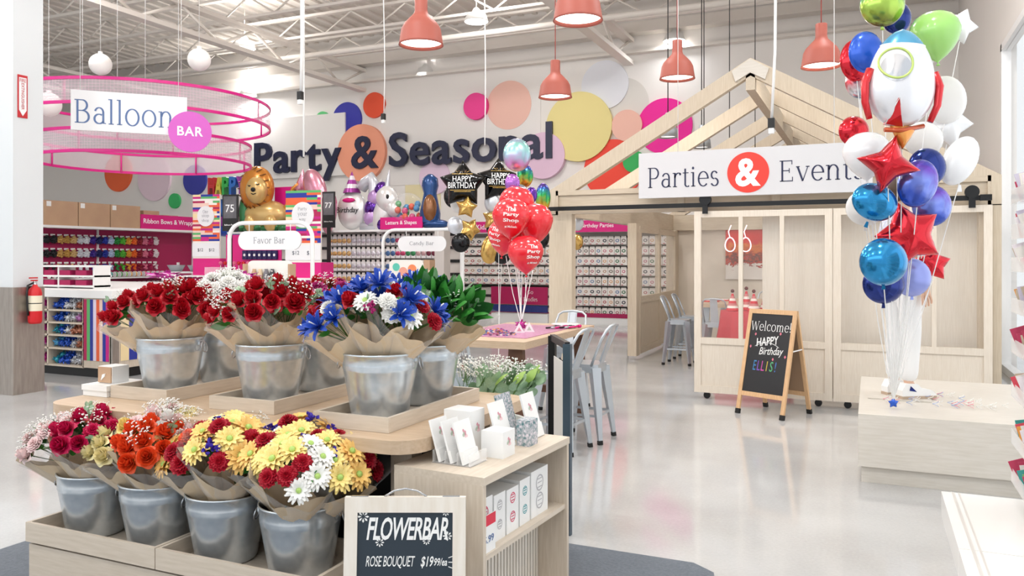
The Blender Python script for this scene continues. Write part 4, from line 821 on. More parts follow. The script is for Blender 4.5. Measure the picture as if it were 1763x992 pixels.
stripes('rgnloknm', V((xb+.02, Y0, 0)), V((X1-.06, Y0, 0)), .23, 1.04, 'striped_front', (0, -1, 0), 3); stripes('cncmlonwkcmlgnoclmk', V((X1, Y0+.12, 0)), V((X1, Y0+2.6, 0)), .23, 1.04, 'striped_front', (1, 0, 0), 5)
def spiky(name, c, n=26, seed=1):
    k = 'sp_'+name
    if k in FM: return FM[k]
    rnd = random.Random(seed); m = MB().m(foil(name, c, .25)); m.ball((0, 0, 0), .6, nu=8, nv=6)
    for i in range(n):
        d = V((rnd.gauss(0, 1), rnd.gauss(0, 1), rnd.gauss(0, 1))).normalized(); x = d.orthogonal().normalized(); y = d.cross(x); m.add([d*.4+x*.22, d*.4-x*.11+y*.19, d*.4-x*.11-y*.19, d*1.05], [(0, 1, 3), (1, 2, 3), (2, 0, 3)])
    FM[k] = m.mesh('tinsel_pompom'); return FM[k]
TC = {'blue': '1f56c4', 'sky': '55a8d8', 'silver': 'd5d8e0', 'copper': 'b9785e', 'magenta': 'b01f86', 'mauve': 'b878b8', 'teal': '2ba0b8'}
for ri in range(5):
    cols = [['blue', 'blue', 'silver', 'silver', 'copper', 'copper'], ['blue', 'blue', 'silver', 'silver', 'mauve', 'copper'], ['teal', 'blue', 'silver', 'copper', 'copper', 'copper'], ['sky', 'blue', 'blue', 'silver', 'copper', 'copper'], ['teal', 'blue', 'blue', 'silver', 'silver', 'copper']][4-ri]
    rn = ['bottom', 'second lowest', 'middle', 'second highest', 'top'][ri]
    for ci, nm in enumerate(cols):
        x = xa+.06+(xb-xa-.12)*ci/5
        for up in (0, 1): o = link('tinsel_pompom', spiky(nm, TC[nm]), None, (x+.02*up, Y0+.10+.07*up, zs[ri]+.065+.06*up), sc=.068, rot=(ci+up, ri, 0)); tag(o, f"{nm} tinsel pompom in the {rn} cubby of the balloon counter", 'pompom', f"{nm} pompoms in the {rn} cubby")
    for ci in range(2):
        x = xa-.09-.13*ci; o = link('tinsel_pompom', spiky('magenta', TC['magenta']), None, (x, Y0+.12, zs[ri]+.085), sc=.078, rot=(ci, ri, 0)); tag(o, f"magenta tinsel pompom in the {rn} cubby beside the column", 'pompom', f"magenta pompoms in the {rn} cubby")
# white risers standing on the counter
rz_ = thing('counter_riser', 'white two-tier riser with magenta trays on the balloon counter', 'riser', (-10.4, 7.9, 1.16))
m = MB()
for z in (0.02, .16, .30): m.box(-.9, .55, -.12, .18, z, z+.025)
for x in (-.9, -.2, .52): m.box(x, x+.03, -.1, .16, 0, .30)
m.build('frame', WHITE, rz_)
for i in range(4):
    for z in (.045, .185): MB().box(-.82+i*.33, -.6+i*.33, -.1, .1, z, z+.07).build('magenta_tray', DMAG, rz_)
# ================================================================== ribbon gondola at the far left
def Px(px, py, xw): k = (px-881.5)/F; return D(px, py, xw/(CY*k-SY))
RX = -15.1; ya, yb = 10.2, Px(352, 400, RX).y
g = thing('ribbon_gondola', 'white wall gondola with magenta back holding bows and ribbon at far left', 'shop gondola', (RX-.5, (ya+yb)/2, 0))
part('back_panel', MB().box(RX-.42, RX-.40, ya, yb, .15, 2.24), DMAG, g); part('base', MB().box(RX-.42, RX+.15, ya, yb, 0, .17), WHITE, g); part('top_shelf', MB().box(RX-.5, RX+.05, ya, yb, 2.2, 2.25), WHITE, g)
for y in (ya, (ya+yb)/2-.3, yb-.03): part('upright', MB().box(RX-.40, RX-.36, y, y+.03, .17, 2.2), WHITE, g)
for z in (1.16, .93): part('shelf', MB().box(RX-.4, RX, ya, yb, z-.03, z), WHITE, g)
BC = [('black', '15151a'), ('black', '15151a'), ('gold', 'c49a55'), ('gold', 'b98f45'), ('gold', 'cfae74'), ('silver', 'cfd2da'), ('silver', 'dde0e6'), ('purple', '3a1f86'), ('navy', '141c5c'), ('royal blue', '22339c'), ('pale blue', 'b8cbe8'), ('green', '1f8a3a'), ('lime', '58b838'), ('amber', 'e0a038'), ('orange', 'ee6a25'), ('dark red', '8c1228'), ('pink', 'dd7793'), ('raspberry', 'a81650'), ('white', 'e8dfe2')]
def bow_mesh(nm, c, row):
    k = f'bow{nm}{c}{row}'
    if k in FM: return FM[k]
    rnd = random.Random(len(FM)); m = MB().m(mat('bow_'+c, c, .3, .25))
    for i in range(13 if row < 2 else 5):
        a = i*2.4; r = .055*math.sqrt(i/13); M = Matrix.Translation((.02+.03*(1-r/.055), r*cos(a), -.085+r*1.25*sin(a) if row < 2 else -.09+.022*(i-2))) @ Euler((rnd.random()*3, rnd.random()*3, rnd.random()*3)).to_matrix().to_4x4(); m.ball((0, 0, 0), .034 if row < 2 else .042, .022, .02, 6, 4, M)
    m.m(WHITE).box(0, .006, -.035, .035, -.015, .02); FM[k] = m.mesh('gift_bow'); return FM[k]
NB = len(BC); q0, q1 = Px(98, 420, RX).y, Px(285, 420, RX).y
for row, z in enumerate((2.06, 1.77, 1.48)):
    for i, (nm, c) in enumerate(BC):
        o = link('gift_bow', bow_mesh(nm, c, row), None, (RX-.34, q0+(q1-q0)*i/(NB-1), z), sc=(1.25, 1.45, 1.1)); tag(o, f"{nm} gift bow pack hanging in the {['top', 'middle', 'lowest'][row]} row of the ribbon wall", 'gift bow', f"{nm} bows, {['top', 'middle', 'lowest'][row]} row")
    for i in range(3): y = q0-.3-i*.17; tag(MB().m(WHITE).box(0, .02, -.075, .075, -.2, 0).m(mat('tag_pink', 'd88ca0', .6)).box(.02, .022, -.03, .03, -.12, -.06).build('tag_pack', None, None, (RX-.34, y, z+.03)), f"white tag pack at the column end of the {['top', 'middle', 'lowest'][row]} ribbon row", 'tag pack', f"white tag packs, {['top', 'middle', 'lowest'][row]} row")
SPC = ['2b2b30', 'c9b183', 'e6dfd2', '4a2a8a', '20307c', '2f62b8', '8fb4de', '2d9c9a', '3f9e4b', '8ccf5a', 'f1b45a', 'ee7b34', 'c42038', 'e58aa6', 'd83d8c', 'f0e3e8']
for row, z in enumerate((1.16, .93)):
    for i in range(24):
        c = SPC[(i*16//24)] if row == 0 else ['e7e2dc', 'd8d4cf', 'c9c4be', 'b35a4a', 'dfe5ec'][(i*3) % 5]
        m = MB(); M = Matrix.Rotation(pi/2, 4, 'X'); m.m(WHITE).lathe([(.0, -.022), (.062, -.022), (.062, -.018), (.056, -.018)], 14, M, False).m(mat('ribbon_'+c, c, .4)).lathe([(.056, -.018), (.056, .018)], 14, M).m(WHITE).lathe([(.056, .018), (.062, .018), (.062, .022), (0, .022)], 14, M, False)
        tag(m.build('ribbon_spool', None, None, (RX-.07, q0-.1+(q1-q0+.2)*i/23, z+.063)), f"ribbon spool on the {['upper', 'lower'][row]} spool shelf of the ribbon wall", 'ribbon spool', f"ribbon spools on the {['upper', 'lower'][row]} shelf")
pxs = [76, 135, 190, 242]
for i in range(3):
    y0, y1 = Px(pxs[i], 370, RX).y+.01, Px(pxs[i+1], 370, RX).y-.01; b = thing('cardboard_box', f"brown cardboard box on top of the ribbon gondola, {['nearest the column', 'middle one', 'third from the column'][i]}", 'cardboard box', (RX-.22, (y0+y1)/2, 2.251), group='cardboard boxes on the ribbon gondola'); w = (y1-y0)/2
    MB().box(-.22, .22, -w, w, 0, .5).build('carton', CARD, b); MB().box(.2205, .223, -w+.04, -w+.14, .38, .48).build('label_sticker', WHITE, b)
for i in range(2):
    y = Px(248+i*34, 370, RX).y; b = thing('cardboard_box', f"smaller brown cardboard box behind the magenta header, {['left', 'right'][i]} one", 'cardboard box', (RX-.25, y+.25, 2.251), group='cardboard boxes on the ribbon gondola'); MB().box(-.2, .2, -.22, .22, 0, .42-.08*i).build('carton', CARD, b); MB().box(.2005, .203, -.05, .05, .25, .33).build('label_sticker', WHITE, b)
def header(name, txt, label, p, rotz, w, h, tw):
    s = thing(name, label, 'shelf sign', p, rotz); MB().box(-w/2, w/2, -.012, .012, -h/2, h/2).build('board', MAG, s); put_text('lettering', txt, mat('letter_white', 'ffffff'), s, (0, -.014, 0), tw, None, ext=.001, bold=.008)
a, b = Px(242, 383, RX), Px(345, 385, RX); header('header_sign', 'Ribbon Bows & Wrapping', 'long magenta header sign on top of the ribbon gondola', ((a+b)/2).to_tuple(), pi/2, (b-a).length, .33, (b-a).length*.92)
# ================================================================== centre and back gondolas with hanging packs
PK = []
PCOL = ['9a4a58', '6d6a70', 'b58a6a', '4c7a5c', 'c05a78', '39404e', 'd8a06a', '7a8fb0', 'b23a44', '8a8078']
for i in range(10):
    m = MB().m(mat('pack_white', 'ece7e2', .5)); w = .058+.006*(i % 3); m.box(-w, w, -.03, 0, -.19, -.02).m(mat('pack_head', 'd8d2cc', .5)).box(-w*.9, w*.9, -.032, -.002, -.02, .012)
    m.m(mat('pack_print_'+PCOL[i], PCOL[i], .5)); m.disc(0, -.095, .036+.006*(i % 2), -.0325, -.0302, 12)
    m.m(mat('pack_white', 'ece7e2')).disc(0, -.095, .020, -.0335, -.0326, 10).m(mat('pack_tag_red', 'b8324a', .5)).box(-w*.8, -w*.2, -.0325, -.0302, -.182, -.165); PK.append(m.mesh('party_pack'))
LET = []
for i, c in enumerate(['cfa268', 'd4ac74', 'c8c4cc', 'd6d2da', 'dcd9e0', '4d6f9c', 'c04a70', '3c8a58', 'caa6a6', '7c3a4a']):
    m = MB().m(mat('pack_clear', 'e9e6e6', .4)); m.box(-.046, .046, -.014, 0, -.2, -.02).m(mat('pack_head', 'd8d2cc')).box(-.03, .03, -.016, -.002, -.02, .014).m(mat('shape_'+c, c, .3, .4)); M = Matrix.Translation((0, -.018, -.11))
    m.puff((lambda a: .055*(.72+.28*abs(cos(a*(1+i % 3)))), lambda a: .05)[i % 2], .012, 16, 3, M); LET.append(m.mesh('party_pack'))
def gondola(name, label, x0, x1, yf, z0, top, rows, pitch, zfirst):
    g = thing(name, label, 'shop gondola', ((x0+x1)/2, yf+.4, 0)); part('back_panel', MB().box(x0, x1, yf+.40, yf+.44, .1, top), mat('pegboard_back', 'd9d3cc', .6), g); part('base', MB().box(x0, x1, yf-.05, yf+.44, 0, .16), WHITE, g); part('base_strip', MB().box(x0, x1, yf-.06, yf-.05, .17, .27), DMAG, g)
    part('top_shelf', MB().box(x0, x1, yf-.02, yf+.45, top, top+.04), WHITE, g)
    for x in (x0, x1-.04): part('upright', MB().box(x, x+.04, yf+.36, yf+.40, .1, top), WHITE, g)
    for r in range(rows):
        z = zfirst-r*pitch; m = MB().m(BLK).box(x0+.04, x1-.04, yf+.37, yf+.40, z-.012, z+.045); part('peg_rail', m, None, g)
def packs(x0, x1, n, rows, yf, zfirst, pitch, meshes, where, seed):
    rnd = random.Random(seed)
    for r in range(rows):
        for i in range(n):
            me = meshes[(i*len(meshes)//n if meshes is LET else rnd.randrange(10))]; o = link('party_pack', me, None, (x0+(x1-x0)*(i+.5)/n, yf+.36-.12, zfirst-r*pitch), sc=((x1-x0)/n/.135 if meshes is PK else (x1-x0)/n/.108, 1, pitch/.25))
            tag(o, f"white hanging party pack in the {['top', 'second', 'third', 'fourth', 'fifth', 'sixth', 'seventh', 'eighth'][r]} row {where}", 'party pack', f"packs, row {r+1} {where}")
x0, x1 = P(392, 400, 13.7).x, P(780, 400, 13.7).x
gondola('shape_gondola', 'gondola of letter and shape packs under the shelf balloons', x0, x1, 13.7, 0, 2.12, 6, .265, 2.04); packs(P(553, 400, 13.7).x, P(742, 400, 13.7).x, 22, 4, 13.7, 2.06, .265, LET, 'under the letters and shapes sign', 1)
tag(MB().box(P(757, 400, 13.6).x, P(773, 400, 13.6).x, 13.4, 13.65, 0, 2.1).build('grey_post', mat('post_grey', 'cdc7c2', .6)), 'pale grey square post at the right end of the letters gondola', 'post')
p = P(691, 382, 13.67); p.z = 2.16+.12; header('header_sign', 'Letters & Shapes', 'magenta header sign over the letter and shape packs', p, 0, .98, .24, .72)
BX0, BX1 = P(770, 400, 18.2).x, 1.4
gondola('birthday_gondola', 'long back gondola of birthday party packs seen through the house', BX0, BX1, 18.2, 0, 2.2, 8, .245, 2.07)
packs(BX0+.15, P(945, 400, 18.2).x, 14, 5, 18.2, 2.09, .245, PK, 'between the chrome balloons and the house', 2); packs(P(988, 400, 18.2).x, P(1075, 400, 18.2).x, 8, 8, 18.2, 2.09, .245, PK, 'seen through the open side of the house', 3); packs(P(1078, 400, 18.2).x, P(1185, 400, 18.2).x, 9, 8, 18.2, 2.09, .245, PK, 'seen through the side panes of the house', 4)
a, b = P(972, 388, 18.1), P(1084, 388, 18.1); header('header_sign', 'Birthday Parties', 'magenta header sign over the packs seen through the house', ((a.x+b.x)/2, 18.17, 2.34), 0, b.x-a.x, .28, .80)
a, b = P(812, 392, 18.1), P(876, 392, 18.1); header('header_sign', 'Kids Parties', 'magenta header sign partly behind the red balloons', ((a.x+b.x)/2, 18.17, 2.36), 0, b.x-a.x, .27, .82)
for i, (a, b, t) in enumerate(((846, 895, 'Grab'), (898, 943, '& Go\nBundles'))):
    x0, x1 = P(a, 500, 17.6).x, P(b, 500, 17.6).x; s = thing('bundle_header', ['plain magenta header board left of the balloon ribbon, low at the back', 'magenta header board with serif words right of the balloon ribbon'][i], 'shelf sign', ((x0+x1)/2, 17.6, .55)); w = (x1-x0)/2
    MB().box(-w, w, -.02, .02, -.08, .34).build('board', DMAG, s); MB().box(-w, w, -.03, .02, -.26, -.10).build('navy_strip', mat('navy_stars', '1a2560', .5, noise='2b3a86', bscale=60), s); MB().box(-w, w, -.0, .3, -.55, -.30).build('legs', WHITE, s)
    if i: put_serif('lettering', 'Bundles', mat('letter_white', 'ffffff'), s, (-.1, -.022, .05), .36, .1); put_serif('lettering', 'Go', mat('letter_white', 'ffffff'), s, (-.1, -.022, .22), .14, .09)
# ================================================================== striped endcap headers
def endcap(px0, px1, y0, y1, Y, txts, label, tpx, seed):
    a, b = D(px0, y0, Y), D(px1, y0, Y); w = (px1-px0)/F*Y; h = (y1-y0)/F*Y; c = D((px0+px1)/2, y1, Y)
    g = thing('endcap_stand', label, 'endcap display', (c.x, c.y, 0), R(8)); zb = c.z; rnd = random.Random(seed); m = MB(); n = 22
    m.m(SM['w']).box(-w/2, w/2, 0, .03, zb, zb+h)
    for i in range(n):
        z0, z1 = zb+h*.27+h*.73*i/n, zb+h*.27+h*.73*(i+1)/n; x = -w/2
        while x < w/2-.01:
            x2 = min(w/2, x+w*rnd.choice([.3, .45, .6])); ch = rnd.choice('rgnkowmcno'); m.m(SM[ch]).add([(x, -.003, z0), (x2, -.003, z0), (x2, -.003, z1), (x, -.003, z1)], [(0, 1, 2, 3)]); x = x2
    m.build('striped_board', None, g)
    n = 40; r = w*.31; m = MB(); m.prism([(r*cos(2*pi*i/n), zb+h*.66+r*1.05*sin(2*pi*i/n)) for i in range(n)], -.02, -.004, 'xz'); m.build('round_plaque', SIGNW, g)
    for k, t in enumerate(txts): put_serif('lettering', t, mat('letter_grey', '62646f', .5), g, (0, -.022, zb+h*.66+r*(.46-.46*k)), r*(.85 if len(t) > 3 else .62), r*.34)
    MB().box(-w/2, w/2, -.012, -.004, zb+h*.03, zb+h*.24).build('price_panel', SIGNW, g); put_text('lettering', '$12', mat('letter_grey', '62646f'), g, (w*.22, -.014, zb+h*.13), w*.2, ext=.001); put_text('lettering', '$12', mat('letter_grey', '62646f'), g, (-w*.2, -.014, zb+h*.13), w*.2, ext=.001)
    MB().m(MAG).box(-w/2, w/2, 0, .4, .12, zb).m(WHITE).box(-w/2-.02, w/2+.02, -.35, .4, 0, .12).build('magenta_stand', None, g)
    for z in (.55, .95, 1.25):
        if z < zb-.1: MB().box(-w/2, w/2, -.3, 0, z, z+.025).build('shelf', WHITE, g)
    return g
endcap(328, 382, 335, 445, 14.5, ['One', 'stop', 'shop'], 'striped endcap header with round plaque, nearer the ribbon wall', 355, 4); endcap(488, 556, 328, 452, 12.6, ['Party', 'your', 'way'], 'striped endcap header with round plaque, behind the left white arch', 520, 9)
def numcard(px0, px1, y0, y1, Y, t, label):
    c = D((px0+px1)/2, y1, Y); w = (px1-px0)/F*Y; h = (y1-y0)/F*Y; g = thing('number_board', label, 'number board', (c.x, c.y, c.z), R(10)); MB().box(-w/2, w/2, 0, .03, 0, h).build('board', BLK, g); MB().box(-w*.42, w*.42, -.004, 0, h*.35, h*.95).build('grey_field', mat('board_grey', '4a4a4e', .5, noise='77757a', bscale=4), g)
    put_text('lettering', t, mat('letter_white', 'ffffff'), g, (0, -.007, h*.62), w*.55, ext=.001); put_text('lettering', 'Balloon Packs', mat('letter_white', 'ffffff'), g, (0, -.004, h*.17), w*.7, ext=.001)
    MB().box(-.03, .03, .0, .03, -c.z, 0).build('post', BLK, g)
numcard(381, 411, 335, 398, 13.8, '75', 'black number board reading 75 between the two striped headers'); numcard(554, 577, 330, 392, 13.2, '77', 'black number board reading 77 behind the pink bow balloon')
a = D(441, 418, 14.2); tag(MB().m(MAG).box(-.62, .5, 0, .03, 0, 2.0).m(WHITE).box(-.62, .5, -.35, .03, 0, .14).box(-.62, .5, -.3, 0, 1.35, 1.375).box(-.62, .5, -.3, 0, 1.0, 1.025).build('magenta_rack', None, None, (a.x, a.y, 0), R(8)), 'magenta backed rack seen through the left white arch', 'rack')
for i in range(7): o = tag(MB().m(mat('pack_navy', '2a1f55', .5)).box(-.05, .05, -.04, 0, -.16, 0).m(FWHITE).disc(0, -.08, .025, -.042, -.0402, 10).build('candy_pack', None, None, V((a.x, a.y, 0))+Euler((0, 0, R(8))).to_matrix() @ V((-.2+i*.1, -.01, 1.62+.1))), 'small navy pack hanging behind the left oval sign', 'candy pack', 'navy packs behind the left oval sign')
rk = bpy.data.objects['magenta_rack']
for i in range(12): o = tag(MB().m(RED if i % 3 else mat('pack_pink', 'e06a8c', .4)).ball((0, 0, 0), .035, nu=8, nv=6).m(WHITE).tube([(0, 0, -.03), (0, 0, -.12)], .006, 5).build('lollipop', None, None, V((a.x, a.y, 0))+Euler((0, 0, R(8))).to_matrix() @ V((-.57+i*.092, -.22, 1.495))), 'red and pink lollipop standing on the rack behind the left arch', 'lollipop', 'lollipops behind the left arch')
# ================================================================== the two arch tables
def arch(px, Y, w, zt, label, txt, sw, sh, sz):
    c = c2w((px-881.5)/F*Y, Y, 0); g = thing('arch_table', label, 'display table', c, R(6)); r = .2
    pts = [(-w/2, 0, .0), (-w/2, 0, zt-r)]+[(-w/2+r-r*cos(R(a)), 0, zt-r+r*sin(R(a))) for a in range(15, 90, 15)]+[(-w/2+r, 0, zt), (w/2-r, 0, zt)]+[(w/2-r+r*sin(R(a)), 0, zt-r+r*cos(R(a))) for a in range(15, 90, 15)]+[(w/2, 0, zt-r), (w/2, 0, 0)]
    MB().tube(pts, .026, 10).build('arch_frame', WHITE, g)
    MB().rbox(-w/2-.05, w/2+.05, -.7, .0, .86, .90, .03).build('tabletop', WHITE, g)
    for x in (-w/2+.03, w/2-.03):
        for y in (-.66, -.06): MB().box(x-.025, x+.025, y-.025, y+.025, 0, .86).build('leg', WHITE, g)
    s = thing('oval_sign', 'white pill-shaped hanging sign with thin serif words, '+label.split(',')[0].replace('white arch table', 'under the white arch'), 'sign', g.matrix_basis @ V((0, -.01, sz)), R(6), group='pill-shaped arch signs')
    MB().rbox(-sw/2, sw/2, -.012, .012, -sh/2, sh/2, sh*.48, 8, 'y').build('board', SIGNW, s); put_serif('lettering', txt, mat('letter_grey', '62646f'), s, (0, -.0135, 0), sw*.5, sh*.34)
    for x in (-sw*.33, sw*.33): MB().tube([(x, 0, sh/2), (x, 0, zt-sz)], .006, 5).build('hanger', WHITE, s)
    return g
f1 = arch(465, 10.0, 1.21, 2.03, 'white arch table on the left, in front of the magenta rack', 'Favor Bar', .91, .235, 1.81); f2 = arch(727, 12.5, 1.36, 2.03, 'white arch table on the right, in front of the letter packs', 'Candy Bar', .82, .235, 1.81)
def on(g, name, label, cat, loc, grp=None): return thing(name, label, cat, g.matrix_basis @ V(loc), R(6), group=grp)
h = on(f1, 'pegboard_stand', 'beige sided pegboard stand with dark bottle packs on the left arch table', 'display stand', (.2, -.35, .90)); MB().rbox(-.28, .34, .0, .04, 0, .66, .08, 5, 'y').build('pegboard', mat('peg_white', 'efece6', .6), h); MB().m(CARD).box(-.30, -.27, -.06, .06, 0, .62).box(.33, .36, -.06, .06, 0, .62).build('side_panel', None, h)
for i in range(4): o = on(f1, 'bottle_pack', f"bottle shaped favour pack on the pegboard stand, {['leftmost', 'second', 'third', 'rightmost'][i]} of four", 'favour pack', (.04+i*.085, -.38, 1.30), 'bottle packs on the pegboard'); MB().m([CARD, KRAFT, mat('pack_grey', '77747a', .5), mat('pack_dark', '3a3840', .5)][i]).lathe([(0, 0), (.032, .0), (.034, .1), (.02, .14), (.02, .16), (0, .16)], 14).build('bottle', None, o)
for i in range(3): o = on(f1, 'acrylic_bin', f"clear bin of pink favours on the left arch table, {['left', 'middle', 'right'][i]} one", 'bin', (-.48+i*.2, -.42, .90), 'clear favour bins'); MB().box(-.09, .09, -.09, .09, 0, .58-.05*i).build('bin', ACRYL, o); m = MB(); rnd = random.Random(i); [m.m(mat('fav_'+c, c, .4)).tube([(rnd.uniform(-.07, .07), rnd.uniform(-.07, .07), .05), (rnd.uniform(-.08, .08), rnd.uniform(-.08, .08), .5)], .013, 6) for c in ('f0c8d8', 'e58fb5', 'f6eef0', 'd9a6c4', 'f0dfe6', 'e89ac2')]; m.build('favours', None, o); o.children[1]['kind'] = 'stuff'
for i, (x, z) in enumerate(((-.95, .62), (.12, .62))): o = link('tinsel_heap', spiky('magenta', TC['magenta'], 60, 4), None, f1.matrix_basis @ V((x, -.75, 1.38)), sc=(.34, .12, .07)); o['kind'] = 'stuff'; tag(o, f"heap of shiny magenta tinsel at the {'left' if i == 0 else 'middle'} of the left arch table", 'tinsel')
h = on(f2, 'display_box', 'beige sided display box printed with coloured balloons on the right arch table', 'display box', (-.1, -.3, .90)); MB().rbox(-.32, .26, .0, .04, 0, .66, .08, 5, 'y').build('front_board', mat('peg_white', 'efece6'), h); MB().box(.26, .36, .0, .2, 0, .66).build('side_panel', CARD, h); m = MB()
for x, z, r, c in ((-.2, .55, .06, '5cc4b0'), (-.08, .48, .07, 'e8a08c'), (.07, .52, .07, 'ee8a5a'), (.0, .36, .1, '9c2438'), (.14, .34, .08, 'f0a868'), (-.15, .3, .09, 'eccdd0'), (.17, .45, .04, '2a8ac0'), (-.22, .2, .05, '4cb8a8')): m.m(mat('ball_'+c, c, .4)).disc(x, z, r, -.004-.002*len(m.mats), -.001, 20)
m.build('balloon_print', None, h)

p = D(322, 470, 15.2); g = thing('shelf_stand', 'white three-tier shelf stand with silver bowls beyond the red roses', 'shelf stand', (p.x, p.y, 0), R(10))
for z in (.5, .9, 1.3): MB().box(-.35, .35, -.25, .2, z, z+.03).build('shelf', WHITE, g)
for x in (-.34, .32): MB().box(x, x+.03, .15, .2, 0, 1.5).build('upright', WHITE, g)
for i in range(4): x = -.22+.44*(i % 2); tag(MB().m(SILV).lathe([(0, 0), (.1, 0), (.16, .11), (.165, .12), (.15, .11), (.09, .02), (0, .02)], 20).build('display_bowl', None, None, g.matrix_basis @ V((x, -.02, .931+.4*(i//2)))), f"silver bowl on the {['middle', 'top'][i//2]} tier of the white shelf stand, {['left', 'right'][i % 2]} one", 'bowl', 'silver bowls on the shelf stand')
tag(MB().box(P(474, 300, 14.1).x, P(548, 300, 14.1).x, 14.08, 14.11, 2.161, 3.15).build('backing_board', HOT), 'hot pink square board standing on the gondola top behind the spire balloon', 'board')
# ================================================================== column fittings
p = Px(52, 525, -9.045); fe = thing('fire_extinguisher', 'red fire extinguisher hung on the steel guard of the left column', 'fire extinguisher', (-9.045+.085, p.y, .82))
MB().lathe([(0, 0), (.06, 0), (.073, .02), (.075, .04), (.075, .36), (.06, .41), (.03, .44), (.025, .46), (0, .46)], 24).build('cylinder', RED, fe); m = MB().m(CHROME).lathe([(.022, .45), (.022, .50), (0, .50)], 12).m(RED).box(-.01, .01, -.05, .03, .50, .515).box(-.01, .01, -.07, .03, .53, .545); m.build('valve', None, fe)
MB().tube([(0, -.02, .48), (0, -.09, .45), (.01, -.105, .35), (.01, -.1, .2), (0, -.085, .1)], .011, 8).build('hose', BLK, fe); m = MB().m(mat('label_cream', 'e9e0c8', .6)).lathe([(.0755, .15), (.0755, .33)], 24).m(BLK).lathe([(.0758, .235), (.0758, .245)], 24); m.build('label', None, fe); MB().box(-.09, -.07, -.04, .04, .2, .44).build('bracket', BLK, fe)
p = Px(38.5, 168, -9.058); fs = thing('extinguisher_sign', 'red and white vertical fire extinguisher sign high on the left column', 'sign', (-9.058, p.y, 3.23), pi/2)
MB().box(-.06, .06, -.006, 0, 0, .5).build('plate', mat('sign_red', 'c0222c', .5), fs); MB().prism([(-.045, .09), (0, .02), (.045, .09), (.045, .47), (-.045, .47)], -.009, -.0065, 'xz').build('white_arrow', SIGNW, fs)
put_text('lettering', 'FIRE', mat('sign_red', 'c0222c'), fs, (0, -.0105, .437), .075, .04, ext=.0004); put_text('lettering', 'EXTINGUISHER', mat('sign_red', 'c0222c'), fs, (0, -.0105, .25), .31, .034, rot=(pi/2, pi/2, 0), ext=.0004)
# ================================================================== stools, bar table, steel rack
def stool(loc, rz, label, first=[None]):
    if first[0]: return copytree(first[0], loc, label, rot=(0, 0, rz))
    s = thing('metal_stool', label, 'stool', loc, rz, group='silver metal counter stools'); Z = .66
    m = MB().rbox(-.155, .155, -.155, .155, Z-.006, Z+.012, .05, 5); m.rbox(-.158, .158, -.158, .158, Z-.06, Z-.006, .05, 5); m.build('seat', SILV, s)
    for sx in (-1, 1):
        for sy in (-1, 1):
            o = MB().bar((sx*.125, sy*.125, Z-.02), (sx*.195, sy*.195, .03), .085, .075, (sx, sy, 0), .034, .03).build('leg', SILV, s); MB().bar((sx*.194, sy*.194, .035), (sx*.197, sy*.197, 0), .038, .036, (sx, sy, 0)).build('rubber_foot', RUBBER, o)
    for a, b in (((-.17, -.17), (.17, -.17)), ((-.17, .17), (.17, .17)), ((-.17, -.17), (-.17, .17)), ((.17, -.17), (.17, .17))): MB().bar((a[0], a[1], .235), (b[0], b[1], .235), .012, .022).build('stretcher', SILV, s)
    pts = [(-.15, -.10, Z), (-.165, -.15, Z+.12), (-.17, -.2, Z+.24), (-.155, -.24, Z+.315), (-.11, -.258, Z+.345), (0, -.265, Z+.355), (.11, -.258, Z+.345), (.155, -.24, Z+.315), (.17, -.2, Z+.24), (.165, -.15, Z+.12), (.15, -.10, Z)]
    MB().tube(pts, .0125, 8).build('back_hoop', SILV, s); m = MB(); m.bar((0, -.145, Z), (0, -.262, Z+.352), .115, .006, (0, 1, 0), .10, .006); m.bar((-.04, -.142, Z+.03), (-.035, -.255, Z+.34), .008, .012, (0, 1, 0)); m.bar((.04, -.142, Z+.03), (.035, -.255, Z+.34), .008, .012, (0, 1, 0)); m.build('back_splat', SILV, s)
    first[0] = s; return s
stool((-2.37, 6.26, 0), pi/2-.08, 'silver metal stool at the oak bar table, nearest on its right side'); stool((-2.30, 6.74, 0), pi/2, 'silver metal stool at the oak bar table, second on its right side'); stool((-2.98, 5.66, 0), 0, 'silver metal stool at the near end of the oak bar table, behind the buckets')
stool((-3.66, 6.75, 0), -pi/2, 'silver metal stool tucked under the left side of the oak bar table'); stool((-2.96, 7.98, 0), pi, 'silver metal stool at the far end of the oak bar table, only its hoop showing')
stool((-2.62, 12.0, 0), -pi/2, 'silver metal stool standing in the open doorway of the party room'); stool((-2.62, 12.75, 0), -pi/2, 'silver metal stool behind the doorway one in the party room'); stool((-2.02, 11.72, 0), 0, 'silver metal stool seen through the left pane at the near end of the room table'); stool((-1.6, 14.15, 0), pi, 'silver metal stool at the far end of the table in the party room')
leg_table('bar_table', 'oak bar table with pink mat and party goods, behind the flower display', -3.45, -2.52, 5.88, 7.66, .92, TABW, DWOOD, .06)
q = thing('steel_rack', 'dark steel bag rack end with two hooks in front of the bar table', 'rack', c2w(.29, 4.85, 0))
a, b = D(951, 574, 5.1)-q.location, D(977, 592, 4.62)-q.location
for t, mt_ in ((a, BLACKM), (b, mat('steel_blue', '4b5d6c', .35, .5))): MB().bar((t.x, t.y, 1.1), (t.x, t.y, 0), .045, .035).build('post', mt_, q)
MB().bar((a.x, a.y, 1.09), (b.x, b.y, 1.09), .03, .04).bar((a.x, a.y, .03), (b.x, b.y, .03), .03, .04).build('crossbar', BLACKM, q); MB().bar((a.x*.88+b.x*.12, a.y*.88+b.y*.12, .55), (a.x*.12+b.x*.88, a.y*.12+b.y*.88, .55), .004, .86).build('bag_panel', mat('bag_white', 'dcd9d4', .5), q)
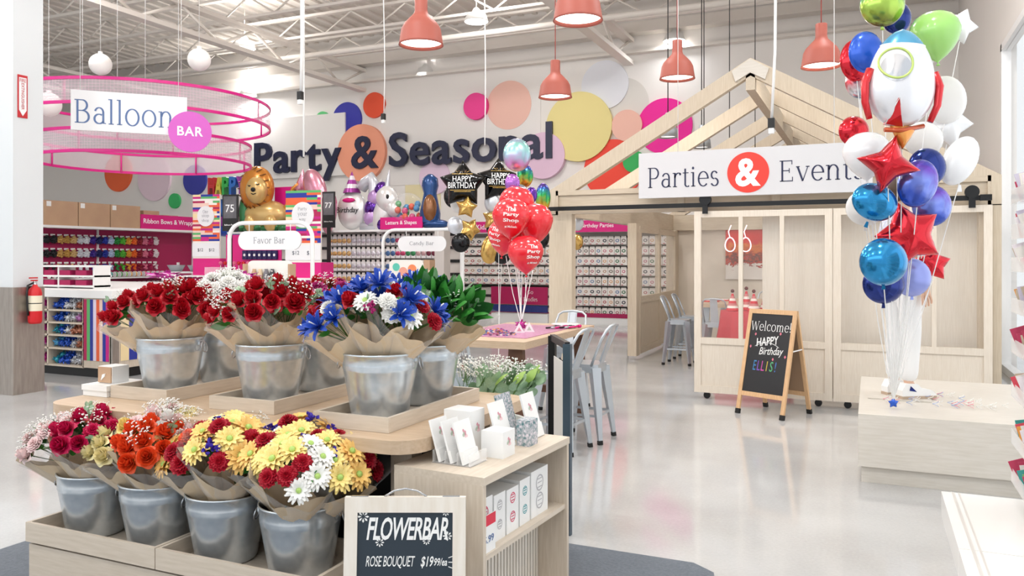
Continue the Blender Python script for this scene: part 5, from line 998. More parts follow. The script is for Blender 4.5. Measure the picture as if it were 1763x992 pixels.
for t in (.35, .65): c = a*(1-t)+b*t; MB().tube([(c.x+.0, c.y, 1.07), (c.x+.05, c.y-.01, 1.05), (c.x+.055, c.y-.01, .99), (c.x+.035, c.y, .955), (c.x+.012, c.y, .98)], .009, 6).build('hook', BLK, q)
# things on the bar table
tag(MB().rbox(-3.4, -2.62, 6.15, 7.4, .921, .925, .02).build('table_mat', mat('pink_mat', 'cf98b8', .3, noise='a85c8c', bscale=70)), 'glittering pink mat lying along the oak bar table', 'table mat')
cf = MB(); rnd = random.Random(3)
for i in range(160):
    a_, r_ = rnd.uniform(0, 6.28), .13*math.sqrt(rnd.random()); z_ = .926+.05*(1-(r_/.13)**2)*rnd.random(); cf.m(mat('conf_'+'abcdef'[i % 6], ['c2417f', 'e2a13c', '3d7fb4', 'efe8e4', '8a4fa0', '46404a'][i % 6], .4)).box(-3.0+r_*cos(a_)*1.5, -3.0+r_*cos(a_)*1.5+.016, 6.35+r_*sin(a_), 6.35+r_*sin(a_)+.012, z_, z_+.006)
o = cf.build('confetti_mix'); o['kind'] = 'stuff'; tag(o, 'heap of mixed confetti and candy on the pink mat', 'confetti')
wt = D(897, 565, 7.35); WT = V((wt.x, wt.y, .926)); tag(link('balloon_weight', spiky('magenta', TC['magenta']), None, WT+V((0, 0, .05)), sc=.062), 'magenta tinsel weight on the bar table holding the red balloons', 'balloon weight')
for i in range(2): g = thing('favour_card', f"white favour card standing on the pink mat, {['left', 'right'][i]} one", 'card', (-2.86+i*.05, 6.55+i*.11, .926), .5, group='favour cards on the pink mat'); MB().prism([(-.05, 0), (.05, 0), (.0, .09)], -.004, .004, 'xz').build('card', WHITE, g); MB().prism([(-.02, .015), (.02, .015), (0, .05)], -.006, -.0042, 'xz').build('print', FLW[i % 3], g)
for i in range(6): tag(MB().m([BLK, SILV, MAG][i % 3]).tube([(0, 0, .01), (.05, .12, .012)], .009, 6).tube([(.05, .12, .012), (.06, .15, .012)], .016, 6).build('party_blower', None, None, (-2.78+i*.035, 7.0+i*.03, .926)), 'striped party blower lying on the pink mat behind the tinsel weight', 'party blower', 'party blowers on the pink mat')
tag(MB().lathe([(0, .0), (.09, 0), (.14, .015), (.143, .02), (.1, .008), (0, .006)], 28).build('party_plate', WHITE, None, (-2.74, 7.42, .926)), 'white party plate at the far end of the pink mat', 'plate')
# ================================================================== balloons
PROFL = [(.02, -1.14), (.06, -1.2), (.015, -1.1), (.14, -1.0), (.36, -.86), (.62, -.62), (.83, -.32), (.955, .0), (.98, .2), (.9, .5), (.72, .76), (.45, .93), (.2, .99), (0, 1.0)]
def oval(q): return lambda a: 1/math.sqrt(cos(a)**2/1+sin(a)**2/(q*q))
def star(a, n=5, inner=.62):
    k = 2*pi/n; t = ((a-pi/2) % k); t = min(t, k-t); p0, p1 = V((1, 0)), V((inner*cos(k/2), inner*sin(k/2))); d = V((cos(t), sin(t))); e = p1-p0
    den = d.x*e.y-d.y*e.x; s = (p0.x*e.y-p0.y*e.x)/den; return s
def four(a): return star(a, 4, .5)
def tilt(o, az=None, lean=0, roll=0): o.rotation_euler = (lean, roll, YAW if az is None else az); return o
def fballoon(p, r, label, out, mt, grp, h=.42, q=None, az=None, lean=0, roll=0, name='foil_balloon', cat='balloon', tail=True, parts=None):
    g = thing(name, label, cat, p, group=grp); tilt(g, az, lean, roll)
    m = MB().puff(lambda a: out(a)*r, h*r, 60, 8, None, .018*r); m.build('balloon_body', mt, g)
    if tail: MB().m(mt).prism([(-.05*r, -.9*r if out is not star and out is not four else -.5*r), (.05*r, -.9*r if out is not star and out is not four else -.5*r), (.09*r, -1.16*r), (-.09*r, -1.16*r)], -.008*r, .008*r, 'xz').build('tail', None, g)
    if parts: parts(g, r)
    return g
def lballoon(p, r, label, mt, grp, lean=0, roll=0, az=None, txt=None):
    g = thing('latex_balloon', label, 'balloon', p, group=grp); tilt(g, az, lean, roll); MB().lathe([(a*r, z*r) for a, z in PROFL], 36).build('balloon_body', mt, g)
    MB().lathe([(.02*r, -1.12*r), (.09*r, -1.22*r), (.06*r, -1.23*r), (0, -1.18*r)], 12).build('knot', mt, g)
    if txt:
        for k, t in enumerate(txt):
            me = fit(text_mesh(t, ext=0, bold=.025), r*(.78 if len(t) > 3 else .46) if k < 3 else r*.6, r*(.22 if k < 3 else .11)); dx, z = r*.0, r*(.42-.29*k)
            bm = bmesh.new(); bm.from_mesh(me); bmesh.ops.subdivide_edges(bm, edges=bm.edges, cuts=1); bm.to_mesh(me); bm.free()
            for v in me.vertices:
                zz = (z+v.co.y)/r; R_ = 0
                for (a0, z0), (a1, z1) in zip(PROFL, PROFL[1:]):
                    if z0 <= zz <= z1 and z1 > z0: R_ = a0+(a1-a0)*(zz-z0)/(z1-z0)
                x = max(-.95*R_*r, min(.95*R_*r, v.co.x+dx)); v.co = (x, -math.sqrt(max(0, (R_*r)**2-x*x))*1.02-.001, zz*r)
            me.materials.append(mat('balloon_print_white', 'fdf6f4', .5)); link('lettering', me, g)
    return g
def px2m(r, Y): return r/F*Y
BR = latex('red', 'e01f2e'); GR = 'red balloons tied to the tinsel weight'
TX = ['The', 'Party', 'Shop', 'at Michaels']
for px, py, r, Y, lb, roll, az, tx in ((889, 352, 31, 7.75, 'red latex balloon, highest at the back of the red bunch', .1, 0, None), (880, 376, 34, 7.4, 'red latex balloon with white words, front left of the red bunch', .05, 24, TX), (920, 385, 34, 7.6, 'red latex balloon, right side of the red bunch', -.12, 0, None), (869, 408, 31, 7.7, 'red latex balloon with white words wrapping to its left edge', .2, -14, TX), (905, 438, 32, 7.3, 'red latex balloon with white words, lowest of the red bunch', -.03, 52, TX)):
    lballoon(D(px, py, Y), px2m(r, Y), lb, BR, GR, 0, roll, R(az), tx)
def irid(name, stops):
    n = 'foil_'+name
    m = mat(n, 'ffffff', .2, .7, coat=.3); nt = m.node_tree; b = nt.nodes['Principled BSDF']; tc = nt.nodes.new('ShaderNodeTexCoord'); no = nt.nodes.new('ShaderNodeTexNoise'); no.inputs['Scale'].default_value = 2.2; no.inputs['Distortion'].default_value = 1; sp = nt.nodes.new('ShaderNodeSeparateXYZ'); nt.links.new(tc.outputs['Generated'], sp.inputs[0]); nt.links.new(tc.outputs['Generated'], no.inputs['Vector'])
    ad = nt.nodes.new('ShaderNodeMath'); ad.operation = 'MULTIPLY_ADD'; ad.inputs[1].default_value = .5; nt.links.new(no.outputs[0], ad.inputs[0]); nt.links.new(sp.outputs[2], ad.inputs[2]); rp = nt.nodes.new('ShaderNodeValToRGB'); el = rp.color_ramp.elements
    dv = nt.nodes.new('ShaderNodeMath'); dv.operation = 'MULTIPLY'; dv.inputs[1].default_value = .68; nt.links.new(ad.outputs[0], dv.inputs[0])
    for i, c in enumerate(stops):
        e = el[i] if i < 2 else el.new(.5); e.color = lin(c)
    for i, e in enumerate(el): e.position = .12+.76*i/(len(stops)-1)
    for i, c in enumerate(stops): el[i].color = lin(c)
    nt.links.new(dv.outputs[0], rp.inputs[0]); nt.links.new(rp.outputs[0], b.inputs['Base Color']); return m
IR = irid('opal', ['c9b06a', 'd58ac6', '9fb8c9', '8fd0c8', 'b7a0d6']); RB = irid('rainbow', ['d6322e', 'd8a02c', '2fa04a', '1d4a8f', '6a2a8a']); VIO = foil('violet', 'a868c0')
GC = 'chrome balloons floating behind the red bunch'
fballoon(D(890, 267, 8.1), px2m(24, 8.1), 'opal round foil balloon, topmost above the red bunch', oval(1.2), IR, GC, .5); fballoon(D(904, 303, 8.4), px2m(14, 8.4), 'rainbow oval foil balloon right below the opal one', oval(1.4), RB, GC, .5); fballoon(D(882, 315, 8.0), px2m(13, 8.0), 'violet oval foil balloon left below the opal one', oval(1.2), VIO, GC, .5)
fballoon(D(915, 336, 8.3), px2m(10, 8.3), 'dark purple small foil balloon beside the red bunch', oval(1.4), foil('purple', '5e2f9a'), GC, .6); fballoon(D(893, 333, 8.3), px2m(18, 8.3), 'grey silver foil balloon peeking above the red bunch', oval(.9), foil('grey', '9a9cae'), GC, .5); fballoon(D(898, 402, 8.2), px2m(14, 8.2), 'small violet foil balloon showing between the red balloons', oval(1.2), VIO, GC, .5)
fballoon(D(935, 340, 9.5), px2m(13, 9.5), 'tall rainbow foil balloon beside the house post', oval(1.9), RB, GC, .5); fballoon(D(930, 408, 9.3), px2m(16, 9.3), 'black foil balloon behind the right red balloon', oval(1.3), foil('black', '141416'), GC, .5)
def ribbons(name, pts, base, label, mt, r=.003):
    m = MB()
    for i, q_ in enumerate(pts): mid = (q_*.45+base*.55)+V((.02*sin(i*2), .02*cos(i*3), 0)); m.tube([q_, (q_+mid)/2, mid, (mid+base)/2+V((.006*sin(i), 0, 0)), base], r, 5, caps=False)
    return tag(m.build(name, mt), label, 'ribbon')
ribbons('balloon_ribbon', [D(px, py, Y) for px, py, Y in ((889, 388, 7.75), (881, 412, 7.4), (919, 421, 7.6), (871, 441, 7.7), (905, 474, 7.3), (890, 294, 8.1), (904, 320, 8.4), (935, 364, 9.5))], WT+V((0, 0, .06)), 'white curling ribbons running from the red balloons to the tinsel weight', WHITE, .0035)
# black and gold bunches
BKF = foil('black', '141416'); GLD = foil('gold', 'cda55a', .2); SLV = foil('silver', 'd3d3d6', .2); GB = 'black and gold birthday balloons'
CONF = clear('clear_confetti', 'e9e6e4', .55, .08)
def happy(g, r):
    w = mat('letter_white', 'ffffff'); put_text('lettering', 'HAPPY', w, g, (0, -.435*r, .2*r), .78*r, .22*r, ext=.002); put_text('lettering', 'BIRTHDAY', w, g, (0, -.43*r, -.06*r), 1.15*r, .24*r, ext=.002)
    gm = mat('foil_gold', 'cda55a'); m = MB()
    for z, wd in ((.4, .42), (-.26, .5), (-.32, .34)): m.box(-wd*r, wd*r, -.40*r-.003, -.36*r, z*r-.008*r, z*r+.012*r)
    m.build('gold_print', gm, g)
    for a in (-.5, -.25, 0, .25, .5): MB().bar((.5*r*sin(a)*.7, -.37*r, .46*r), (.62*r*sin(a), -.30*r, .55*r), .012*r, .012*r).build('gold_ray', gm, g)
S1 = dict(grp=GB)
fballoon(D(797, 318, 10.9), px2m(42, 10.9), 'black star balloon with white birthday words, left of the opal balloon', star, BKF, GB, .4, tail=False, parts=happy); fballoon(D(858, 312, 11.3), px2m(40, 11.3), 'black star balloon with white birthday words, partly behind the opal balloon', star, BKF, GB, .4, tail=False, parts=happy, az=YAW+.25)
for px, py, r, Y, o_, m_, lb, rl in ((781, 338, 17, 11.4, oval(1.2), BKF, 'black round balloon peeking out left behind the left black star', 0), (791, 350, 16, 11.2, oval(1.1), CONF, 'clear confetti balloon under the left black star', 0), (803, 357, 20, 10.8, star, GLD, 'gold star balloon hanging under the left black star', .15), (784, 388, 14, 11.1, oval(1.1), SLV, 'silver dotted balloon left of the gold stars', 0), (809, 395, 21, 10.9, star, GLD, 'lower gold star balloon seen turned sideways, left bunch', .5), (793, 418, 16, 10.8, oval(1.05), BKF, 'black round balloon lowest in the left black and gold bunch', 0),
    (847, 349, 13, 11.3, oval(1.35), SLV, 'silver dotted oval balloon under the right black star', 0), (850, 378, 22, 11.3, star, GLD, 'gold star balloon behind the left red balloon', .2), (852, 392, 15, 11.4, oval(1.2), BKF, 'black round balloon behind the left red balloon', 0), (846, 428, 18, 11.2, oval(1.5), GLD, 'gold balloon seen edge-on in the right black and gold bunch', .3), (864, 440, 15, 11.2, oval(1.0), BKF, 'black round balloon lowest in the right black and gold bunch', 0)):
    fballoon(D(px, py, Y), px2m(r, Y), lb, o_, m_, GB, .5, roll=rl, tail=False, az=YAW+rl)
for px0, px1, lb in ((797, 793, 'white ribbons of the left black and gold bunch'), (858, 858, 'white ribbons of the right black and gold bunch')):
    bs = c2w((px1-881.5)/F*11.2, 11.2, .07); ribbons('balloon_ribbon', [D(px0, 352, 11.0), D(px1, 400, 11.2), D(px1+6, 432, 11.2)], bs, lb, WHITE, .004); tag(link('balloon_weight', spiky('copper', TC['copper']), None, (bs.x, bs.y, .062), sc=.06), 'copper tinsel weight on the floor under the '+('left' if px0 < 800 else 'right')+' black and gold bunch', 'balloon weight', None)
for px, py, lb in ((994, 384, 'silver foil balloon by the top of the house post'), (993, 417, 'gold foil balloon by the house post, below the silver one')): fballoon(D(px, py, 10.9), px2m(11, 10.9), lb, oval(1.25), SLV if py < 400 else GLD, 'pale foil balloons by the house post', .6, tail=True)
# foil balloons standing on the letters gondola
YS = 13.95; ZS = 2.165
def base_at(px): p = P(px, 400, YS); return V((p.x, YS, ZS))
def pxw(px): k = (px-881.5)/F; return YS/(CY+SY*k)/F          # metres per pixel there
u_ = pxw(450)
g = thing('lion_balloon', 'orange maned lion foil balloon sitting on the gondola top', 'balloon', base_at(452), group='foil balloons on the gondola top')
OR = foil('orange', 'e0913a', .25); TAN = foil('tan', 'e8c27c', .25); GRN = foil('green', '2f7a45', .25)
def el(g, name, mt, c, r, rot=None): M = Matrix.Translation(c) @ (Euler(rot).to_matrix().to_4x4() if rot else Matrix()); return MB().ball((0, 0, 0), *r, 20, 14, M).build(name, mt, g)
hh = u_*105
h = el(g, 'mane', OR, (-.05, -.12, hh*.70), (.44, .26, .50)); el(g, 'face', TAN, (.1, -.3, hh*.66), (.27, .18, .3)); m = MB().m(BLK); m.ball((.16, -.48, hh*.66), .06, .03, .05).tube([(.02, -.47, hh*.73), (.05, -.48, hh*.715), (.08, -.47, hh*.73)], .012, 5).tube([(.22, -.45, hh*.75), (.25, -.45, hh*.735), (.28, -.42, hh*.75)], .012, 5).tube([(.1, -.47, hh*.6), (.16, -.47, hh*.585), (.22, -.46, hh*.6)], .01, 5); m.build('face_marks', None, g)
m = MB().m(mat('mane_line', '7a4a1a', .4))
for i in range(18): a = i*pi/9; m.bar((-.05+.35*cos(a), -.33, hh*.70+.40*sin(a)), (-.05+.42*cos(a), -.2, hh*.70+.48*sin(a)), .02, .02)
m.build('mane_stripes', None, g)
el(g, 'body', TAN, (.12, 0, hh*.28), (.58, .3, .32)); el(g, 'leg', TAN, (-.15, -.22, hh*.14), (.14, .12, .2)); el(g, 'leg', TAN, (.4, -.2, hh*.13), (.16, .13, .19)); MB().tube([(.6, 0, hh*.35), (.78, 0, hh*.5), (.84, 0, hh*.68), (1.0, 0, hh*.75)], .05, 8).build('tail', OR, g)
m = MB()
for i in range(7): m.ball((-.75+i*.24, -.05, .07+.02*(i % 2)), .2, .2, .1, 10, 6)
for s_ in (-1, 1): m.ball((-.45, s_*.05, hh*.3), .16, .12, .42, 10, 8)
m.build('leaf_base', GRN, g)
g = thing('word_balloon', 'stacked rainbow letter foil balloon beside the lion', 'balloon', base_at(392), group='foil balloons on the gondola top')
cl_ = ['c4262e', 'd9c24a', '2fa84a', '2d6fc4', 'a03aa8']
for k, (wd, z, cs) in enumerate((('HAPPY', 1.05, 0), ("DAY", .55, 2), ('2u', .15, 3))):
    for i, ch in enumerate(wd): me = fit(text_mesh(ch, ext=.08, bold=.035), .2 if len(wd) > 3 else .24, .4); me.materials.append(foil('letter'+cl_[(i+cs) % 5], cl_[(i+cs) % 5], .25)); link('letter', me, g, (-.42+i*(.21 if len(wd) > 3 else .27), 0, z), rot=(pi/2, 0, 0))
el(g, 'base', foil('blue', '2450b0'), (0, 0, .03), (.5, .2, .13))
g = thing('spire_balloon', 'pale pink foil balloon with pointed spires on the gondola top', 'balloon', base_at(512)+V((.05, .12, .42)), group='foil balloons on the gondola top'); PKF = foil('pink', 'eea6bb', .22)
for dx, w_, hz in ((-.22, .13, .62), (0, .16, .95), (.2, .13, .66)): MB().lathe([(w_, 0), (w_, hz*.5), (w_*1.2, hz*.52), (0, hz)], 14, Matrix.Translation((dx, 0, 0))).build('spire', PKF, g)
MB().box(-.4, .4, -.1, .1, -.42, 0).build('block', PKF, g)
g = thing('bow_balloon', 'pink foil bow balloon beside the number board', 'balloon', base_at(577)+V((0, -.35, 0)), group='foil balloons on the gondola top')
for nm, c, r_, rt in (('loop', (-.25, 0, .88), (.26, .14, .43), (0, -.42, 0)), ('loop', (-.08, -.02, .62), (.32, .13, .2), (0, .25, 0)), ('ribbon_tail', (.14, 0, .32), (.14, .1, .42), (0, .2, 0)), ('ribbon_tail', (-.02, .03, .3), (.12, .09, .36), (0, -.1, 0))): el(g, nm, PKF, c, r_, rt)
el(g, 'knot', PKF, (.0, -.06, .66), (.1, .12, .11))
g = thing('birthday_balloon', 'white birthday foil balloon with purple party hat on the gondola top', 'balloon', base_at(606), group='foil balloons on the gondola top'); m = MB().puff(lambda a: .36*oval(1.15)(a), .16, 40, 7, Matrix.Translation((0, 0, .42))); m.build('balloon_body', foil('white', 'ecebea', .25), g)
for k in range(5): MB().lathe([(.19*(1-k/5), .78+.09*k), (.19*(1-(k+1)/5)+.004, .78+.09*(k+1))], 16).build('hat_band', foil('hat'+str(k % 2), ['a23a9a', 'f0e6ee'][k % 2], .3), g)
put_text('lettering', 'Birthday', BLK, g, (0, -.166, .40), .56, .15, ext=.003, shear=.2); MB().ball((.02, -.15, .62), .16, .03, .05).build('pink_bow', MAG, g)
g = thing('number_balloon', 'silver foil number one balloon on the gondola top', 'balloon', base_at(636), group='foil balloons on the gondola top'); m = MB(); m.tube([(.1, 0, .08), (.12, 0, .5), (.12, 0, .95), (.05, 0, 1.08), (-.1, 0, .98), (-.2, 0, .86)], .12, 14); m.tube([(-.18, 0, .06), (.36, 0, .06)], .10, 12); m.build('balloon_body', SLV, g)
g = thing('unicorn_balloon', 'white and purple unicorn head foil balloon on the gondola top', 'balloon', base_at(662), group='foil balloons on the gondola top'); WF = foil('white', 'ecebea', .25); PU = foil('purple', '7b3fa0', .25)
el(g, 'head', WF, (.1, -.05, .62), (.25, .17, .3), (0, -.5, 0)); el(g, 'muzzle', WF, (.27, -.08, .42), (.16, .13, .18), (0, -.4, 0)); el(g, 'neck', WF, (-.05, 0, .3), (.24, .16, .4), (0, .2, 0)); MB().lathe([(.06, 0), (.045, .12), (.03, .24), (.0, .36)], 10, Matrix.Translation((.1, -.05, .88)) @ Matrix.Rotation(.15, 4, 'Y')).build('horn', SLV, g); MB().lathe([(.07, 0), (.05, .1), (0, .18)], 10, Matrix.Translation((-.06, -.03, .86))).build('ear', WF, g)
for i, (x, z, r_) in enumerate(((-.05, .82, .15), (-.2, .66, .17), (-.28, .46, .17), (-.3, .26, .16), (.0, .14, .16), (.22, .12, .13))): el(g, 'mane_curl', PU if i % 2 == 0 else foil('lavender', 'c7a2d8', .25), (x, -.04, z), (r_, .12, r_*1.15), (0, .5, 0))
MB().m(BLK).ball((.2, -.2, .66), .035, .02, .05).build('eye', None, g)
g = thing('bubble_balloon', 'clear round balloon with coloured confetti balloons inside, on the gondola top', 'balloon', base_at(706)+V((0, -.1, .41)), group='foil balloons on the gondola top'); MB().ball((0, 0, 0), .34, .3, .32, 28, 18).build('bubble', CELLO, g); rnd = random.Random(5)
for i in range(18): el(g, 'inner_balloon', latex('mini'+str(i % 5), ['e05a3a', '3d8fc4', '46a860', 'e0a03a', 'd04a80'][i % 5]), (rnd.uniform(-.22, .22), rnd.uniform(-.15, .15), rnd.uniform(-.25, .12)), (.065, .06, .07))
g = thing('blue_balloon', 'dark blue standing foil balloon on a round blue base', 'balloon', base_at(745)+V((0, -.1, 0)), group='foil balloons on the gondola top'); DB = foil('deepblue', '1f4a86', .25); el(g, 'base', DB, (0.1, 0, .09), (.32, .2, .1)); MB().lathe([(.2, .12), (.21, .3), (.16, .55), (.13, .7), (.17, .85), (.15, 1.0), (.05, 1.08), (0, 1.09)], 20).build('balloon_body', DB, g); el(g, 'bronze_front', foil('bronze', '8a5a34', .25), (.05, -.1, .38), (.14, .14, .3))
# ================================================================== platform with the tall bunch of balloons
PX0, PX1, PY0, PY1 = -.08, 1.64, 6.19, 8.15
g = thing('display_platform', 'pale wood platform by the window carrying the tall foil balloons', 'platform', ((PX0+PX1)/2, (PY0+PY1)/2, 0)); part('top', MB().box(PX0, PX1, PY0, PY1, .12, .49), PALE, g); part('plinth', MB().box(PX0+.02, PX1, PY0+.04, PY1, .0, .118), PALE, g)
SW = D(1538, 706, 5.86); SW.z = .49; fballoon(SW+V((0, 0, .045)), .04, 'small blue star weight on the platform under the foil balloons', star, foil('blue', '1f5fc4'), None, .5, name='balloon_weight', cat='balloon weight', tail=False)
GP = 'tall foil balloon bunch on the platform'
def FB(px, py, r, Y, o_, mt, lb, h=.5, **k): BT.append(D(px, py+r*.8, Y)); return fballoon(D(px, py, Y), px2m(r, Y), lb, o_, mt, GP, h, **k)
BT = []
BLF = foil('blue', '1d56b4'); NVF = foil('navyfoil', '1a2f7c'); RDF = foil('red', 'cc1a2c'); CYF = foil('cyan', '1f86c0'); WHF = mat('white_balloon', 'eff0f2', .2, .05, coat=.4); LMF = latex('lime', '9cd470'); LVF = irid('galaxy', ['2346a8', '3a56c0', '7a8ad4', '6a3fb0', '2a50b8']); TLF = irid('tealgreen', ['4a3a28', '9fb84a', 'a8cc58', '3fa08a', '54b89a'])
FB(1519, 8, 38, 5.75, oval(1), TLF, 'teal and lime striped round balloon, topmost of the tall bunch', .75); FB(1543, 30, 26, 6.0, oval(1.1), NVF, 'navy foil balloon behind the topmost teal one'); FB(1652, 45, 32, 6.05, star, WHF, 'white star balloon highest at the right of the tall bunch', roll=.4)
lballoon(D(1610, 62, 5.75), px2m(42, 5.75), 'lime green round balloon upper right in the tall bunch', LMF, GP, roll=-.1); BT.append(D(1606, 105, 5.75))
FB(1491, 90, 30, 5.65, oval(1.2), BLF, 'glossy blue oval balloon upper left beside the rocket'); FB(1474, 104, 28, 6.0, oval(1.3), RDF, 'red balloon edge showing left of the glossy blue one'); FB(1480, 142, 25, 6.05, oval(1.1), irid('dots', ['2b5f86', 'e8e4e6', 'c8303c', 'ece6ea', 'c93a40']), 'red and white patterned balloon left of the rocket')
# rocket
Yr = 5.3; pr = D(1551, 142, Yr); k_ = Yr/F; g = thing('rocket_balloon', 'big silver rocket foil balloon with blue nose in the tall bunch', 'balloon', pr, YAW, group=GP); g.rotation_euler = (0, .05, YAW); SR = foil('rocketsilver', 'e2e3e8', .25)
def egg(t): t = min(1, max(0, t)); return (1-((t-.4)/.6)**2)**.62 if t > .4 else (1-((.4-t)/.4)**2)**.5
prof = [(57*k_*egg(t)+.0005, (-78+170*t)*k_) for t in [i/28 for i in range(29)]]; sq = Matrix.Diagonal((1, .62, 1, 1)); cut = 23
MB().lathe(prof[:cut+1], 36, sq).build('balloon_body', SR, g); MB().lathe([(a*1.004, z) for a, z in prof[cut:]], 36, sq).build('nose_cone', foil('nose', '4b9cc4', .25), g); MB().lathe([(prof[cut][0]*1.015, prof[cut][1]-.006), (prof[cut][0]*1.015, prof[cut][1]+.004)], 36, sq).build('nose_seam', WHITE, g)
m = MB(); n = 40; rr = 25*k_
pts = [(-22*k_+rr*cos(2*pi*i/n), 0, 26*k_+rr*1.05*sin(2*pi*i/n)) for i in range(n)]
def on_egg(x, z):
    t = (z/k_+78)/170; R_ = 57*k_*egg(t); return -.62*math.sqrt(max(0, R_*R_-x*x))
m.tube([(x, on_egg(x, z)-.002, z) for x, _, z in pts], .008, 8, closed=True).build('porthole_ring', foil('limering', 'b9cf72', .3), g)
m = MB(); vs = [(0, 0)]+[(rr*.92*q*cos(2*pi*i/24), rr*.96*q*sin(2*pi*i/24)) for q in (.5, 1) for i in range(24)]; m.add([(x-22*k_, on_egg(x-22*k_, z+18*k_)-.003, z+18*k_) for x, z in vs], [(0, 1+i, 1+(i+1) % 24) for i in range(24)]+[(1+i, 25+i, 25+(i+1) % 24, 1+(i+1) % 24) for i in range(24)], True); m.build('porthole', foil('portglass', 'c9ccd2', .15), g)
tri = [(-26, -74), (5, -78), (-18, -34)]; m = MB()
m.add([(x*k_, on_egg(x*k_, z*k_)-.02, z*k_) for x, z in tri]+[(-13*k_, on_egg(-13*k_, -60*k_)-.045, -62*k_)]+[(x*k_, on_egg(x*k_, z*k_)+.01, z*k_) for x, z in tri], [(0, 1, 3), (1, 2, 3), (2, 0, 3), (0, 4, 5, 1), (1, 5, 6, 2), (2, 6, 4, 0)]); m.build('front_fin', foil('finred', 'd0222c', .25), g)
MB().tube([((x*k_), on_egg(x*k_, z*k_)-.022, z*k_) for x, z in tri], .004, 5, closed=True).build('fin_edge', WHITE, g)
for s_ in (-1, 1): MB().tube([(s_*54*k_, -.01, 18*k_), (s_*64*k_, -.02, -5*k_), (s_*62*k_, -.02, -38*k_), (s_*52*k_, -.01, -66*k_)], .032, 10, .02).build('side_fin', foil('finred', 'd0222c'), g)
MB().puff(lambda a: px2m(34, Yr)*star(a+pi, 3, .55)*.8, .05, 36, 5, Matrix.Translation((8*k_, 0, -88*k_))).build('flame', foil('flame', 'e59a4a', .25), g); MB().tube([(-28*k_, -.03, -84*k_), (2*k_, -.04, -84*k_), (40*k_, -.02, -74*k_)], .016, 8).build('flame_edge', foil('flamered', 'c2542a', .25), g); BT.append(D(1553, 232, Yr))
FB(1628, 172, 36, 6.0, oval(1.15), clear('clear_white', 'f6f4f2', .62, .1), 'clear balloon with white and green pattern right of the rocket'); FB(1630, 212, 46, 6.08, star, WHF, 'white star balloon right below the rocket', roll=.35, h=.4)
FB(1470, 226, 26, 6.0, oval(1), RDF, 'red foil balloon edge above the big white one', .7); lballoon(D(1492, 268, 5.75), px2m(40, 5.75), 'big white round balloon left in the tall bunch', WHF, GP); BT.append(D(1492, 310, 5.75))
FB(1590, 240, 34, 5.95, oval(.9), clear('clear_white', 'f6f4f2', .62), 'clear white balloon right below the rocket flame'); FB(1652, 277, 46, 5.85, lambda a: .62+.38*star(a-.5, 2, .55) if False else oval(.62)(a-1.05), WHF, 'white pointed balloon at the right edge of the bunch', .4)
FB(1529, 283, 52, 5.3, four, RDF, 'big red pointed star balloon in front of the white one', .55, roll=.25, az=YAW-.35, tail=False); FB(1596, 288, 33, 5.75, oval(1), NVF, 'navy balloon behind the blue violet oval one'); FB(1580, 316, 34, 5.4, oval(1.25), LVF, 'blue violet oval balloon at the middle of the bunch', .5, roll=.4)
FB(1506, 348, 40, 5.4, oval(.8), CYF, 'cyan blue oval balloon at the left below the red star', .5, roll=.35); FB(1490, 358, 34, 5.8, oval(.9), clear('clear_white', 'f6f4f2', .62), 'clear balloon behind the cyan blue oval'); FB(1604, 354, 34, 5.75, oval(1.05), LVF, 'blue violet round balloon right above the lower red star', .55)
FB(1565, 405, 60, 5.55, star, RDF, 'big red star balloon low in the tall bunch', .34, roll=-.35, tail=False); FB(1606, 455, 32, 6.0, star, RDF, 'smaller red star balloon behind the lower red star', .35, tail=False)
FB(1521, 451, 41, 5.2, oval(1), CYF, 'round cyan blue balloon low at the front of the bunch', .75); FB(1521, 489, 36, 5.6, oval(.95), NVF, 'navy balloon with yellow mark below the cyan one', .55, parts=lambda g, r: MB().ball((-.25*r, -.5*r, .1*r), .35*r, .05*r, .12*r).build('yellow_mark', foil('yellow', 'e0b83a', .3), g)); FB(1570, 478, 33, 5.75, oval(1), foil('lilac', '8f9be0', .25), 'lilac balloon lowest at the right of the bunch', .55)
ribbons('balloon_ribbon', BT, SW+V((0, 0, .06)), 'white curling ribbons from the foil balloons down to the blue star weight', WHITE, .0035)
m = MB(); rnd = random.Random(9)
for i in range(60):
    x, y = SW.x+rnd.uniform(-.05, .75), SW.y+.05+rnd.uniform(.25, .7) if i % 2 else SW.y+rnd.uniform(.2, .4); m.m([WHITE, FWHITE, mat('curl_pink', 'e58fa0', .5), FWHITE, mat('curl_blue', '9fb4e0', .5)][i % 5]).tube([(x+.02*cos(t), y+.02*sin(t), .493+.006*t) for t in [k*.8 for k in range(9)]], .002, 4, caps=False)
o = m.build('curled_ribbon_pile'); o['kind'] = 'stuff'; tag(o, 'pile of curled white ribbon ends lying on the platform', 'ribbon pile')
# ---- person standing behind the balloons
PP = D(1553, 690, 6.35); PP.z = .505
pe = thing('person', 'person in white trousers and white sneakers standing on the platform behind the balloons', 'person', PP, YAW+.15)
def skin(name, pts, edges, rad, mt, root=0, lv=2, parent=pe):
    me = bpy.data.meshes.new(name); me.from_pydata([V(p) for p in pts], edges, []); o = bpy.data.objects.new(name, me); COL.objects.link(o); sm = o.modifiers.new('s', 'SKIN'); sm.use_smooth_shade = True
    for i, r_ in enumerate(rad): d = me.skin_vertices[0].data[i]; d.radius = (r_, r_) if not hasattr(r_, '__len__') else r_; d.use_root = (i == root)
    o.modifiers.new('d', 'SUBSURF').levels = lv; bpy.context.view_layer.update()
    m2 = bpy.data.meshes.new_from_object(o.evaluated_get(bpy.context.evaluated_depsgraph_get())); bpy.data.objects.remove(o); m2.materials.clear(); m2.materials.append(mt); m2.name = name; return link(name, m2, parent)
